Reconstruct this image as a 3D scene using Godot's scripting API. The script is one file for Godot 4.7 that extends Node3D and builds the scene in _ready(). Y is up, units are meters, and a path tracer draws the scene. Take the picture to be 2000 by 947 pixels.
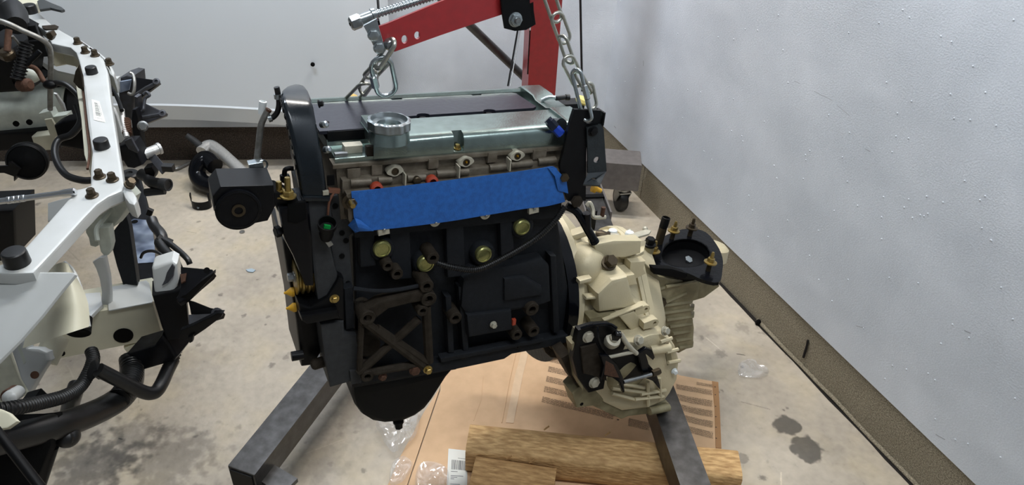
extends Node3D
# ---------------------------------------------------------------- camera model (2000 x 947 frame)
const FPX := 1500.0
const CX := 1000.0
const CY := 473.5
const CAMH := 1.6
var cam_r: Vector3
var cam_u: Vector3
var cam_f: Vector3
var eye := Vector3(0, CAMH, 0)
var M := {}
var rng := RandomNumberGenerator.new()
var taken := {}

func setup_axes():
	var p := deg_to_rad(35.2)
	var r := deg_to_rad(2.7)
	cam_f = Vector3(0, -sin(p), -cos(p))
	var u0 := Vector3(0, cos(p), -sin(p))
	cam_r = cos(r) * Vector3.RIGHT + sin(r) * u0
	cam_u = -sin(r) * Vector3.RIGHT + cos(r) * u0

func ray(x: float, y: float) -> Vector3:
	return cam_f + cam_r * ((x - CX) / FPX) - cam_u * ((y - CY) / FPX)
func G(x: float, y: float, h := 0.0) -> Vector3:      # point of the level plane at height h
	var d := ray(x, y)
	return eye + d * ((h - CAMH) / d.y)
func D(x: float, y: float, depth: float) -> Vector3:  # point at a distance along the view axis
	return eye + ray(x, y) * depth
func on_plane(x: float, y: float, o: Vector3, n: Vector3) -> Vector3:
	var d := ray(x, y)
	return eye + d * ((o - eye).dot(n) / d.dot(n))

# a frame (origin + axes) in which things are measured: point on the local plane axis = v
var FT := Transform3D()
var near_shift := 0.0        # parts of the gearbox nearer than its main case
func L(x: float, y: float, v: float, axis := 2) -> Vector3:
	if axis == 2: v += near_shift
	var d := FT.basis.inverse() * ray(x, y)
	var o := FT.affine_inverse() * eye
	return o + d * ((v - o[axis]) / d[axis])
func E(x: float, y: float, z := 0.0) -> Vector3: return L(x, y, z, 2)
func EY(x: float, y: float, h: float) -> Vector3: return L(x, y, h, 1)
func EX(x: float, y: float, v: float) -> Vector3: return L(x, y, v, 0)
func ES(flat: Array, z := 0.0, axis := 2) -> PackedVector3Array:
	var out := PackedVector3Array()
	for i in range(0, flat.size(), 2): out.append(L(flat[i], flat[i + 1], z, axis))
	return out
func GS(flat: Array, h: float) -> PackedVector3Array:
	var out := PackedVector3Array()
	for i in range(0, flat.size(), 2): out.append(G(flat[i], flat[i + 1], h))
	return out
func P3(flat: Array) -> PackedVector3Array:           # x, y, depth triples
	var out := PackedVector3Array()
	for i in range(0, flat.size(), 3): out.append(D(flat[i], flat[i + 1], flat[i + 2]))
	return out
func E3(flat: Array) -> PackedVector3Array:           # x, y, local z triples
	var out := PackedVector3Array()
	for i in range(0, flat.size(), 3): out.append(L(flat[i], flat[i + 1], flat[i + 2], 2))
	return out
func off(pts: PackedVector3Array, by: Vector3) -> PackedVector3Array:
	var out := PackedVector3Array()
	for p in pts: out.append(p + by)
	return out

# ---------------------------------------------------------------- triangle makers (closed shapes, turned outwards)
func outward(t: PackedVector3Array) -> PackedVector3Array:
	var v := 0.0
	if t.is_empty(): return t
	var c := t[0]
	for i in range(0, t.size(), 3): v += (t[i] - c).dot((t[i + 1] - c).cross(t[i + 2] - c))
	if v > 0.0:                                          # front faces run clockwise
		var o := PackedVector3Array()
		for i in range(0, t.size(), 3):
			o.append(t[i]); o.append(t[i + 2]); o.append(t[i + 1])
		return o
	return t
func quad(t: PackedVector3Array, a: Vector3, b: Vector3, c: Vector3, d: Vector3):
	t.append(a); t.append(b); t.append(c); t.append(a); t.append(c); t.append(d)
func newell(p: PackedVector3Array) -> Vector3:
	var n := Vector3.ZERO
	for i in p.size():
		var a := p[i]; var b := p[(i + 1) % p.size()]
		n += Vector3((a.y - b.y) * (a.z + b.z), (a.z - b.z) * (a.x + b.x), (a.x - b.x) * (a.y + b.y))
	return n.normalized()
func flat2(p: PackedVector3Array, n: Vector3) -> PackedVector2Array:
	var u := n.cross(Vector3.UP if absf(n.y) < 0.9 else Vector3.RIGHT).normalized()
	var w := n.cross(u)
	var out := PackedVector2Array()
	for q in p: out.append(Vector2((q - p[0]).dot(u), (q - p[0]).dot(w)))
	return out
func inset(p: PackedVector3Array, n: Vector3, b: float) -> PackedVector3Array:
	var out := PackedVector3Array()
	var k := p.size()
	for i in k:
		var e0 := (p[i] - p[(i + k - 1) % k]).normalized()
		var e1 := (p[(i + 1) % k] - p[i]).normalized()
		var n0 := n.cross(e0)
		var n1 := n.cross(e1)
		var m := n0 + n1
		if m.length() < 0.3: m = n0
		m = m.normalized()
		out.append(p[i] + m * (b / maxf(0.45, m.dot(n0))))
	return out
func skin(t: PackedVector3Array, a: PackedVector3Array, b: PackedVector3Array, closed := true):
	var k := a.size()
	for i in (k if closed else k - 1): quad(t, a[i], a[(i + 1) % k], b[(i + 1) % k], b[i])
func fill(t: PackedVector3Array, p: PackedVector3Array, n: Vector3, flip: bool):
	var ix := Geometry2D.triangulate_polygon(flat2(p, n))
	if ix.is_empty():                                    # a fan, for outlines that the ear clipper refuses
		var c := Vector3.ZERO
		for q in p: c += q
		c /= p.size()
		for i in p.size():
			var a := p[i]; var b := p[(i + 1) % p.size()]
			if flip: t.append(c); t.append(b); t.append(a)
			else: t.append(c); t.append(a); t.append(b)
		return
	for i in range(0, ix.size(), 3):
		var a := p[ix[i]]; var b := p[ix[i + 1]]; var c := p[ix[i + 2]]
		if ((b - a).cross(c - a).dot(n) < 0.0) != flip: t.append(a); t.append(c); t.append(b)
		else: t.append(a); t.append(b); t.append(c)
func prism(p: PackedVector3Array, vec: Vector3, bev := 0.0) -> PackedVector3Array:
	var t := PackedVector3Array()
	var n := newell(p)
	if n.dot(vec) > 0.0:
		p = p.duplicate(); p.reverse(); n = -n          # n looks out of the front face, vec away from it
	if bev <= 0.0:
		var q := off(p, vec)
		skin(t, p, q); fill(t, p, n, true); fill(t, q, n, false)
	else:
		var v := vec.normalized() * minf(bev, vec.length() * 0.45)
		var a := inset(p, n, bev * 0.9)
		var m1 := inset(p, n, bev * 0.25)
		var r0 := off(p, v); var r1 := off(p, vec - v)
		var m0 := off(m1, v * 0.3)
		var q := off(a, vec)
		skin(t, a, m0); skin(t, m0, r0); skin(t, r0, r1); skin(t, r1, q); fill(t, a, n, true); fill(t, q, n, false)
	return outward(t)
func plate(p: PackedVector3Array, holes: Array, vec: Vector3) -> PackedVector3Array:   # a plate with holes cut through
	var t := PackedVector3Array()
	var n := newell(p)
	var loop := p.duplicate()
	for h: PackedVector3Array in holes:
		var hh := h.duplicate()
		if newell(hh).dot(n) > 0.0: hh.reverse()
		var bi := 0; var bj := 0; var best := 1e9
		for i in loop.size():
			for j in hh.size():
				var d: float = loop[i].distance_squared_to(hh[j])
				if d < best: best = d; bi = i; bj = j
		var e: Vector3 = (hh[bj] - loop[bi]).cross(n).normalized() * 4e-5
		var nl := PackedVector3Array()
		for i in bi + 1: nl.append(loop[i])
		for j in hh.size(): nl.append(hh[(bj + j) % hh.size()])
		nl.append(hh[bj] + e)
		nl.append(loop[bi] + e)
		for i in range(bi + 1, loop.size()): nl.append(loop[i])
		loop = nl
	fill(t, loop, n, false)
	fill(t, off(loop, vec), n, true)
	for r: PackedVector3Array in [p] + holes: skin(t, r, off(r, vec))
	return orient_plate(t, vec, p, holes)
func orient_plate(t: PackedVector3Array, vec: Vector3, p: PackedVector3Array, holes: Array) -> PackedVector3Array:
	var out := PackedVector3Array()
	var front := -vec.normalized()
	var count := 0
	for r: PackedVector3Array in [p] + holes: count += r.size() * 6
	var caps := t.size() - count
	for i in range(0, caps, 3):
		var a := t[i]; var b := t[i + 1]; var c := t[i + 2]
		var want := front if i < caps / 2 else -front
		if (b - a).cross(c - a).dot(want) > 0.0: out.append(a); out.append(c); out.append(b)
		else: out.append(a); out.append(b); out.append(c)
	var at := caps
	for k in holes.size() + 1:
		var r: PackedVector3Array = p if k == 0 else holes[k - 1]
		var w := PackedVector3Array()
		for i in r.size() * 6: w.append(t[at + i])
		at += r.size() * 6
		var side := PackedVector3Array()
		var c0 := Vector3.ZERO
		for q in r: c0 += q
		c0 = c0 / r.size() + vec * 0.5
		var v := 0.0
		for i in range(0, w.size(), 3): v += (w[i] - c0).dot((w[i + 1] - c0).cross(w[i + 2] - c0))
		var flip := (v > 0.0) == (k == 0)
		for i in range(0, w.size(), 3):
			side.append(w[i]); side.append(w[i + 2] if flip else w[i + 1]); side.append(w[i + 1] if flip else w[i + 2])
		out.append_array(side)
	return out
func circ(o: Vector3, axis: Vector3, r: float, k := 20, ph := 0.0) -> PackedVector3Array:
	var u := axis.cross(Vector3.UP if absf(axis.normalized().y) < 0.9 else Vector3.RIGHT).normalized()
	var w := axis.normalized().cross(u)
	var out := PackedVector3Array()
	for i in k: out.append(o + u * cos(TAU * i / k + ph) * r + w * sin(TAU * i / k + ph) * r)
	return out
func loft(rings: Array) -> PackedVector3Array:
	var t := PackedVector3Array()
	for i in rings.size() - 1: skin(t, rings[i], rings[i + 1])
	var a: PackedVector3Array = rings[0]; var b: PackedVector3Array = rings[-1]
	var na := newell(a)
	fill(t, a, na, true); fill(t, b, na, false)
	return outward(t)
func lathe(prof: Array, o: Vector3, axis: Vector3, k := 24, ph := 0.0) -> PackedVector3Array:   # [r, h, r, h ...] along axis
	var ax := axis.normalized()
	var t := PackedVector3Array()
	var prev := PackedVector3Array()
	for i in range(0, prof.size(), 2):
		var ring := circ(o + ax * prof[i + 1], ax, maxf(prof[i], 1e-5), k, ph)
		if i > 0: skin(t, prev, ring)
		else:
			for j in k: t.append(o + ax * prof[1]); t.append(ring[(j + 1) % k]); t.append(ring[j])
		prev = ring
	var c: Vector3 = o + ax * float(prof[-1])
	for j in k: t.append(c); t.append(prev[j]); t.append(prev[(j + 1) % k])
	return outward(clean(t))
func clean(t: PackedVector3Array) -> PackedVector3Array:
	var o := PackedVector3Array()
	for i in range(0, t.size(), 3):
		if (t[i + 1] - t[i]).cross(t[i + 2] - t[i]).length_squared() > 1e-16: o.append(t[i]); o.append(t[i + 1]); o.append(t[i + 2])
	return o
func curve(p: PackedVector3Array, n := 6, closed := false) -> PackedVector3Array:
	var out := PackedVector3Array()
	var k := p.size()
	for i in (k if closed else k - 1):
		var a := p[(i + k - 1) % k] if closed or i > 0 else p[0] * 2.0 - p[1]
		var b := p[i]; var c := p[(i + 1) % k]
		var d := p[(i + 2) % k] if closed or i + 2 < k else c * 2.0 - b
		for j in n:
			var s := float(j) / n
			out.append(0.5 * (2.0 * b + (c - a) * s + (2.0 * a - 5.0 * b + 4.0 * c - d) * s * s + (3.0 * b - a - 3.0 * c + d) * s * s * s))
	if not closed: out.append(p[k - 1])
	return out
func tube(p: PackedVector3Array, rad, k := 10, closed := false) -> PackedVector3Array:   # rad: number or one radius per point
	var t := PackedVector3Array()
	var m := p.size()
	var rings := []
	var u := Vector3.ZERO
	for i in m:
		var d: Vector3
		if closed: d = (p[(i + 1) % m] - p[(i + m - 1) % m]).normalized()
		else: d = (p[mini(i + 1, m - 1)] - p[maxi(i - 1, 0)]).normalized()
		if i == 0: u = d.cross(Vector3.UP if absf(d.y) < 0.9 else Vector3.RIGHT).normalized()
		u = (u - d * u.dot(d)).normalized()
		var w := d.cross(u)
		var r: float = rad if rad is float else rad[i]
		var ring := PackedVector3Array()
		for j in k: ring.append(p[i] + (u * cos(TAU * j / k) + w * sin(TAU * j / k)) * r)
		rings.append(ring)
	for i in m - 1: skin(t, rings[i], rings[i + 1])
	if closed:
		var a: PackedVector3Array = rings[m - 1]; var b: PackedVector3Array = rings[0]
		var s := 0; var best := 1e9
		for j in k:
			var dd: float = a[0].distance_squared_to(b[j])
			if dd < best: best = dd; s = j
		var bb := PackedVector3Array()
		for j in k: bb.append(b[(j + s) % k])
		skin(t, a, bb)
	else:
		for e in 2:
			var ring: PackedVector3Array = rings[0] if e == 0 else rings[m - 1]
			var c: Vector3 = p[0] if e == 0 else p[m - 1]
			for j in k:
				t.append(c); t.append(ring[(j + 1 - e) % k]); t.append(ring[(j + e) % k])
	return outward(t)
func resample(p: PackedVector3Array, step: float) -> PackedVector3Array:
	var out := PackedVector3Array([p[0]])
	var carry := 0.0
	for i in p.size() - 1:
		var l := p[i].distance_to(p[i + 1])
		var s := step - carry
		while s <= l:
			out.append(p[i].lerp(p[i + 1], s / l)); s += step
		carry = l - (s - step)
	return out
func ribbed(p: PackedVector3Array, r: float, pitch: float, depth := 0.14, k := 12) -> PackedVector3Array:   # corrugated conduit
	var q := resample(curve(p, 8), pitch / 4.0)
	var rr := []
	for i in q.size(): rr.append(r * (1.0 if i % 4 < 2 else 1.0 - depth))
	return tube(q, rr, k)
func bx(c: Vector3, s: Vector3, b := Basis(), bev := 0.0) -> PackedVector3Array:
	var h := s * 0.5
	var p := PackedVector3Array([c + b * Vector3(-h.x, -h.y, h.z), c + b * Vector3(h.x, -h.y, h.z), c + b * Vector3(h.x, h.y, h.z), c + b * Vector3(-h.x, h.y, h.z)])
	return prism(p, b * Vector3(0, 0, -s.z), bev)
func bar(a: Vector3, b: Vector3, w: float, h: float, up := Vector3.UP, bev := 0.0) -> PackedVector3Array:   # box section from a to b
	var d := (b - a).normalized()
	var s := d.cross(up).normalized()
	var u := s.cross(d)
	var p := PackedVector3Array([a - s * w / 2 - u * h / 2, a + s * w / 2 - u * h / 2, a + s * w / 2 + u * h / 2, a - s * w / 2 + u * h / 2])
	return prism(p, b - a, bev)
func hexa(o: Vector3, axis: Vector3, r: float, h: float, wash := 0.0, k := 6) -> PackedVector3Array:   # bolt head (and its flange)
	var t := PackedVector3Array()
	if wash > 0.0: t.append_array(lathe([wash, 0, wash, h * 0.22, r * 0.95, h * 0.3], o, axis, 16))
	t.append_array(lathe([r, h * 0.2, r, h * 0.9, r * 0.86, h], o, axis, k))
	return t
func ball(o: Vector3, r: float, s := Vector3.ONE, k := 12) -> PackedVector3Array:
	var prof := []
	for i in k + 1: prof.append(sin(PI * i / k) * r); prof.append(-cos(PI * i / k) * r)
	var t := lathe(prof, Vector3.ZERO, Vector3.UP, k * 2)
	for i in t.size(): t[i] = t[i] * s + o
	return t
func sheet(rows: Array, th: float, nrm: Vector3) -> PackedVector3Array:   # a grid of points given a thickness along nrm
	var t := PackedVector3Array()
	var m := rows.size()
	var k: int = rows[0].size()
	for i in m - 1:
		for j in k - 1:
			quad(t, rows[i][j], rows[i][j + 1], rows[i + 1][j + 1], rows[i + 1][j])
			quad(t, rows[i][j] - nrm * th, rows[i + 1][j] - nrm * th, rows[i + 1][j + 1] - nrm * th, rows[i][j + 1] - nrm * th)
	var rim := PackedVector3Array()
	for j in k: rim.append(rows[0][j])
	for i in range(1, m): rim.append(rows[i][k - 1])
	for j in range(k - 2, -1, -1): rim.append(rows[m - 1][j])
	for i in range(m - 2, 0, -1): rim.append(rows[i][0])
	for i in rim.size():
		var a := rim[i]; var b := rim[(i + 1) % rim.size()]
		quad(t, a, a - nrm * th, b - nrm * th, b)
	return outward(t)

# ---------------------------------------------------------------- meshes, objects, descriptions
func fin(t: PackedVector3Array, crease := 40.0) -> ArrayMesh:
	var n := t.size()
	var fn := PackedVector3Array(); fn.resize(n / 3)
	var cell := {}
	var keys := []
	keys.resize(n)
	for i in n / 3:
		var f := (t[i * 3 + 2] - t[i * 3]).cross(t[i * 3 + 1] - t[i * 3])
		fn[i] = f                                        # its length weighs the face
		for j in 3:
			var key := Vector3i((t[i * 3 + j] * 20000.0).round())
			keys[i * 3 + j] = key
			if cell.has(key): cell[key].append(i)
			else: cell[key] = [i]
	var limit := cos(deg_to_rad(crease))
	var un := PackedVector3Array(); un.resize(n / 3)
	for i in n / 3: un[i] = fn[i].normalized()
	var nr := PackedVector3Array(); nr.resize(n)
	for i in n:
		var f := un[i / 3]
		var s := Vector3.ZERO
		for g in cell[keys[i]]:
			if un[g].dot(f) > limit: s += fn[g]
		s = s.normalized()
		nr[i] = s if s.length() > 0.5 else (f if f.length() > 0.5 else Vector3.UP)
	var a := []
	a.resize(Mesh.ARRAY_MAX)
	a[Mesh.ARRAY_VERTEX] = t
	a[Mesh.ARRAY_NORMAL] = nr
	var m := ArrayMesh.new()
	m.add_surface_from_arrays(Mesh.PRIMITIVE_TRIANGLES, a)
	return m
func put(called: String, t: PackedVector3Array, m: Material, parent: Node = self, crease := 40.0, label := "") -> MeshInstance3D:
	var o := MeshInstance3D.new()
	o.name = numbered(called) if parent == self else part_name(called, parent)
	o.mesh = fin(t, crease)
	o.material_override = m
	parent.add_child(o, true)
	if label: o.set_meta("label", label)
	return o
func numbered(called: String) -> String:
	var k: int = taken.get(called, 0)
	taken[called] = k + 1
	return called if k == 0 else "%s_%03d" % [called, k]
func part_name(called: String, parent: Node) -> String:
	var key := "%d/%s" % [parent.get_instance_id(), called]
	var k: int = taken.get(key, 0)
	taken[key] = k + 1
	return called if k == 0 else "%s_%03d" % [called, k]
func tag(o: Node, label: String, category: String, group := "", kind := ""):
	o.set_meta("label", label)
	o.set_meta("category", category)
	if group: o.set_meta("group", group)
	if kind: o.set_meta("kind", kind)
func thing(called: String, label: String, category: String, at := Vector3.ZERO, group := "") -> Node3D:
	var o := Node3D.new()
	o.name = numbered(called)
	add_child(o)
	o.position = at
	tag(o, label, category, group)
	return o
func struct_(called: String, t: PackedVector3Array, m: Material, parent: Node = self, crease := 40.0) -> MeshInstance3D:
	var o := put(called, t, m, parent, crease)
	if parent == self: o.set_meta("kind", "structure")
	return o
func quad_uv(called: String, a: Vector3, b: Vector3, c: Vector3, d: Vector3, m: Material, parent: Node) -> MeshInstance3D:   # printed face: a top left, clockwise
	var st := SurfaceTool.new()
	st.begin(Mesh.PRIMITIVE_TRIANGLES)
	var p := [a, b, c, d]
	var uv := [Vector2(0, 0), Vector2(1, 0), Vector2(1, 1), Vector2(0, 1)]
	var n := (c - a).cross(b - a).normalized()
	for i in [0, 1, 2, 0, 2, 3]:
		st.set_normal(n); st.set_uv(uv[i]); st.add_vertex(p[i])
	var o := MeshInstance3D.new()
	o.name = part_name(called, parent)
	o.mesh = st.commit()
	o.material_override = m
	parent.add_child(o, true)
	return o

# ---------------------------------------------------------------- materials
func noise_tex(freq: float, lo: Color, hi: Color, seed_: int, oct := 4, normal := false, size := 512, bump := 4.0) -> NoiseTexture2D:
	var f := FastNoiseLite.new()
	f.seed = seed_
	f.frequency = freq
	f.noise_type = FastNoiseLite.TYPE_SIMPLEX_SMOOTH
	f.fractal_octaves = oct
	var t := NoiseTexture2D.new()
	t.width = size; t.height = size
	t.seamless = true
	t.noise = f
	if normal:
		t.as_normal_map = true
		t.bump_strength = bump
	else:
		var g := Gradient.new()
		g.set_color(0, lo); g.set_color(1, hi)
		t.color_ramp = g
	return t
func mat(name_: String, c: Color, rough := 0.6, metal := 0.0, tex: Texture2D = null, scale := 4.0, nrm: Texture2D = null, nscale := 0.4) -> StandardMaterial3D:
	var m := StandardMaterial3D.new()
	m.resource_name = name_
	m.albedo_color = c
	m.roughness = rough
	m.metallic = metal
	if tex or nrm:
		m.uv1_triplanar = true
		m.uv1_scale = Vector3.ONE * scale
	if tex: m.albedo_texture = tex
	if nrm:
		m.normal_enabled = true
		m.normal_texture = nrm
		m.normal_scale = nscale
	M[name_] = m
	return m
func make_materials():
	var spot := noise_tex(0.02, Color(0.86, 0.86, 0.86), Color(1.0, 1.0, 1.0), 3)
	var grime := noise_tex(0.012, Color(0.70, 0.68, 0.64), Color(1.0, 1.0, 1.0), 5, 5)
	var fine := noise_tex(0.12, Color(), Color(), 7, 3, true, 512, 6.0)
	var cast := noise_tex(0.2, Color(), Color(), 9, 2, true, 512, 5.0)
	var paint := noise_tex(0.008, Color(0.93, 0.93, 0.92), Color(1, 1, 1), 11, 3)
	mat("car_white", Color(0.74, 0.75, 0.745), 0.32, 0.0, paint, 2.0).clearcoat_enabled = true
	mat("car_cream", Color(0.80, 0.785, 0.70), 0.5, 0.0, paint, 2.5)
	mat("car_green_white", Color(0.80, 0.82, 0.77), 0.5, 0.0, spot, 3.0)
	mat("panel_white", Color(0.84, 0.865, 0.885), 0.30, 0.0)
	mat("black_plastic", Color(0.045, 0.047, 0.05), 0.5, 0.0, spot, 6.0)
	mat("black_rubber", Color(0.06, 0.06, 0.06), 0.42, 0.0, spot, 8.0)
	mat("black_gloss", Color(0.04, 0.045, 0.06), 0.16, 0.0, null, 1.0, fine, 0.03)
	mat("black_satin", Color(0.05, 0.052, 0.06), 0.42, 0.0, spot, 5.0)
	mat("black_iron", Color(0.125, 0.135, 0.15), 0.62, 0.1, spot, 7.0, cast, 0.5)
	mat("brown_iron", Color(0.23, 0.205, 0.175), 0.68, 0.2, grime, 7.0, cast, 0.6)
	mat("frame_black", Color(0.11, 0.115, 0.135), 0.35, 0.3, grime, 5.0)
	mat("frame_grey", Color(0.30, 0.31, 0.34), 0.4, 0.4, grime, 5.0)
	mat("overspray_and_sheen", Color(0.66, 0.71, 0.78), 0.45, 0.0, noise_tex(0.006, Color(0.35, 0.38, 0.45), Color(1.0, 1.0, 1.0), 25, 3), 4.0)  # real overspray; also serves the painted reflection on the bracket tower
	mat("cover_metal", Color(0.57, 0.63, 0.61), 0.24, 0.9, spot, 3.0, fine, 0.03)
	mat("cover_dark", Color(0.2, 0.22, 0.23), 0.26, 0.45, spot, 3.0, fine, 0.05)
	mat("plate_black", Color(0.17, 0.17, 0.21), 0.3, 0.4, null, 1.0, fine, 0.02)
	mat("timing_gloss", Color(0.09, 0.115, 0.135), 0.2, 0.2, spot, 4.0, fine, 0.03)
	mat("timing_grey", Color(0.23, 0.235, 0.24), 0.6, 0.1, spot, 5.0, fine, 0.1)
	mat("cast_alloy", Color(0.47, 0.44, 0.39), 0.55, 0.35, grime, 5.0, cast, 0.2)
	mat("pale_alloy", Color(0.74, 0.72, 0.65), 0.5, 0.35, spot, 5.0, cast, 0.25)
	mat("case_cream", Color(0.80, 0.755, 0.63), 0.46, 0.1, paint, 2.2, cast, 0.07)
	mat("case_cream_shade", Color(0.62, 0.59, 0.47), 0.5, 0.15, grime, 3.0, cast, 0.10)  # the cream case again, its shaded tone put into the colour
	mat("steel", Color(0.62, 0.63, 0.63), 0.3, 0.9, spot, 8.0)
	mat("chain_steel", Color(0.74, 0.74, 0.70), 0.28, 0.9, spot, 12.0)
	mat("zinc", Color(0.70, 0.73, 0.74), 0.27, 0.9, spot, 10.0)
	mat("chrome", Color(0.80, 0.81, 0.82), 0.12, 1.0)
	mat("gold_zinc", Color(0.66, 0.57, 0.34), 0.32, 0.85, spot, 20.0)
	mat("plug_gold", Color(0.62, 0.62, 0.40), 0.3, 0.75, spot, 20.0)
	mat("brass", Color(0.75, 0.56, 0.16), 0.35, 0.8)
	mat("yellow_cap", Color(0.82, 0.62, 0.12), 0.5)
	mat("bronze_bolt", Color(0.30, 0.26, 0.20), 0.42, 0.7, spot, 20.0)
	mat("rust", Color(0.36, 0.24, 0.17), 0.8, 0.1, grime, 20.0)
	mat("copper", Color(0.46, 0.31, 0.24), 0.5, 0.4)
	mat("orange_seal", Color(0.60, 0.22, 0.13), 0.5)
	mat("green_pin", Color(0.10, 0.55, 0.25), 0.4)
	mat("red_paint", Color(0.62, 0.06, 0.09), 0.38, 0.0, spot, 4.0).clearcoat_enabled = true
	mat("blue_fitting", Color(0.16, 0.30, 0.75), 0.28, 0.6)
	mat("black_fitting", Color(0.16, 0.18, 0.24), 0.25, 0.7)
	mat("blue_tape", Color(0.11, 0.37, 0.68), 0.62, 0.0, noise_tex(0.03, Color(0.86, 0.86, 0.86), Color(1.06, 1.06, 1.06), 21), 4.0, fine, 0.12)
	mat("leg_steel", Color(0.36, 0.355, 0.35), 0.33, 0.7, noise_tex(0.012, Color(0.72, 0.71, 0.70), Color(1.0, 1.0, 1.0), 23, 5), 4.0, fine, 0.03)
	mat("hoist_grey", Color(0.45, 0.43, 0.42), 0.5, 0.2, spot, 3.0)
	mat("paper_white", Color(0.86, 0.88, 0.88), 0.7)
	mat("cream_paper", Color(0.86, 0.78, 0.45), 0.7)
	mat("hole_black", Color(0.01, 0.01, 0.01), 0.9)
	mat("wiper", Color(0.24, 0.25, 0.25), 0.4, 0.3)
	mat("pipe_grey", Color(0.60, 0.60, 0.59), 0.42, 0.6, grime, 10.0)
	mat("pipe_alu", Color(0.80, 0.80, 0.79), 0.32, 0.45, spot, 8.0)
	for k in ["black_satin", "black_plastic", "black_iron", "brown_iron", "timing_grey", "frame_black", "hole_black", "black_gloss"]: M[k].metallic_specular = 0.3
	var film := StandardMaterial3D.new()
	film.resource_name = "clear_film"
	film.albedo_color = Color(0.95, 0.96, 0.97, 0.10)
	film.transparency = BaseMaterial3D.TRANSPARENCY_ALPHA
	film.roughness = 0.06
	film.cull_mode = BaseMaterial3D.CULL_DISABLED
	M["clear_film"] = film

# ---------------------------------------------------------------- the scene
func _ready():
	rng.seed = 20240611
	setup_axes()
	var cam := Camera3D.new()
	cam.name = "camera"
	cam.fov = rad_to_deg(2.0 * atan(473.5 / FPX))
	cam.near = 0.05
	cam.far = 60.0
	cam.transform = Transform3D(Basis(cam_r, cam_u, -cam_f), eye)
	add_child(cam)
	cam.current = true
	var we := WorldEnvironment.new()
	we.name = "environment"
	var env := Environment.new()
	env.background_mode = Environment.BG_COLOR
	env.background_color = Color(0.02, 0.02, 0.022)
	env.tonemap_mode = Environment.TONE_MAPPER_LINEAR
	env.tonemap_exposure = 1.0
	env.sdfgi_enabled = true
	env.ssao_enabled = true
	env.ssil_enabled = true
	we.environment = env
	add_child(we)
	make_materials()
	lamp(Vector3(0.30, 2.58, -2.40), Vector2(1.2, 0.10), 5.2, Color(1.0, 0.975, 0.94), "long unseen ceiling lamp lighting the engine hoist from above and behind")  # out of view, placed to light the hoist and engine from behind
	lamp(Vector3(-0.9, 2.58, -2.05), Vector2(0.9, 0.10), 3.0, Color(0.93, 0.96, 1.0), "shorter unseen ceiling lamp lighting the white car from above")  # out of view, placed to light the car side
	lamp(Vector3(0.5, 2.58, -0.5), Vector2(1.5, 0.4), 2.3, Color(0.96, 0.98, 1.0), "wide added fill lamp overhead, out of view")  # added fill light for the timber, fender and right wall
	FT = engine_frame()
	build_room()
	build_panel()
	build_hoist()
	build_engine()
	build_gearbox()
	build_car()
	build_leveler()
	build_chains()
	build_floor_things()

func engine_frame() -> Transform3D:
	var x := (2.342 * cam_r + 0.385 * cam_u + cam_f).normalized()
	var b := cos(deg_to_rad(29.2)); var c := -sin(deg_to_rad(29.2))
	var a := -(b * 0.385 + c) / 2.342
	var y := (a * cam_r + b * cam_u + c * cam_f).normalized()
	var g := deg_to_rad(-1.5)
	var x2 := cos(g) * x + sin(g) * y
	var y2 := cos(g) * y - sin(g) * x
	return Transform3D(Basis(x2, y2, x2.cross(y2)), D(655, 322, 1.30))
func EW(x: float, y: float, z := 0.0) -> Vector3: return FT * E(x, y, z)
func EWS(flat: Array, z := 0.0) -> PackedVector3Array:
	var out := PackedVector3Array()
	for i in range(0, flat.size(), 2): out.append(FT * E(flat[i], flat[i + 1], z))
	return out
func EW3(flat: Array) -> PackedVector3Array:
	var out := PackedVector3Array()
	for i in range(0, flat.size(), 3): out.append(FT * E(flat[i], flat[i + 1], flat[i + 2]))
	return out
func settle(o: Node3D, base: Vector3):        # the thing's origin goes to its base, its parts stay where they are
	o.position += base
	for k in o.get_children(): k.position -= base

func lamp(at: Vector3, size: Vector2, energy: float, c: Color, label: String):
	var o := thing("unseen_ceiling_lamp", label, "lamp", at, "ceiling lamps out of the frame")
	put("housing", bx(Vector3(0, 0.05, 0), Vector3(size.x + 0.06, 0.06, size.y + 0.05), Basis(), 0.006), M["car_white"], o)
	var m := StandardMaterial3D.new()
	m.resource_name = "lamp_glow"
	m.albedo_color = Color(0.9, 0.9, 0.9)
	m.emission_enabled = true
	m.emission = c
	m.emission_energy_multiplier = 2.0
	put("lamp_tube", bx(Vector3(0, 0.012, 0), Vector3(size.x, 0.016, size.y)), m, o)
	var l := AreaLight3D.new()
	l.name = "lamp_light"
	l.area_size = size
	l.light_energy = energy
	l.light_color = c
	l.shadow_enabled = true
	l.area_range = 12.0
	l.rotation_degrees = Vector3(-90, 0, 0)
	o.add_child(l)

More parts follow.
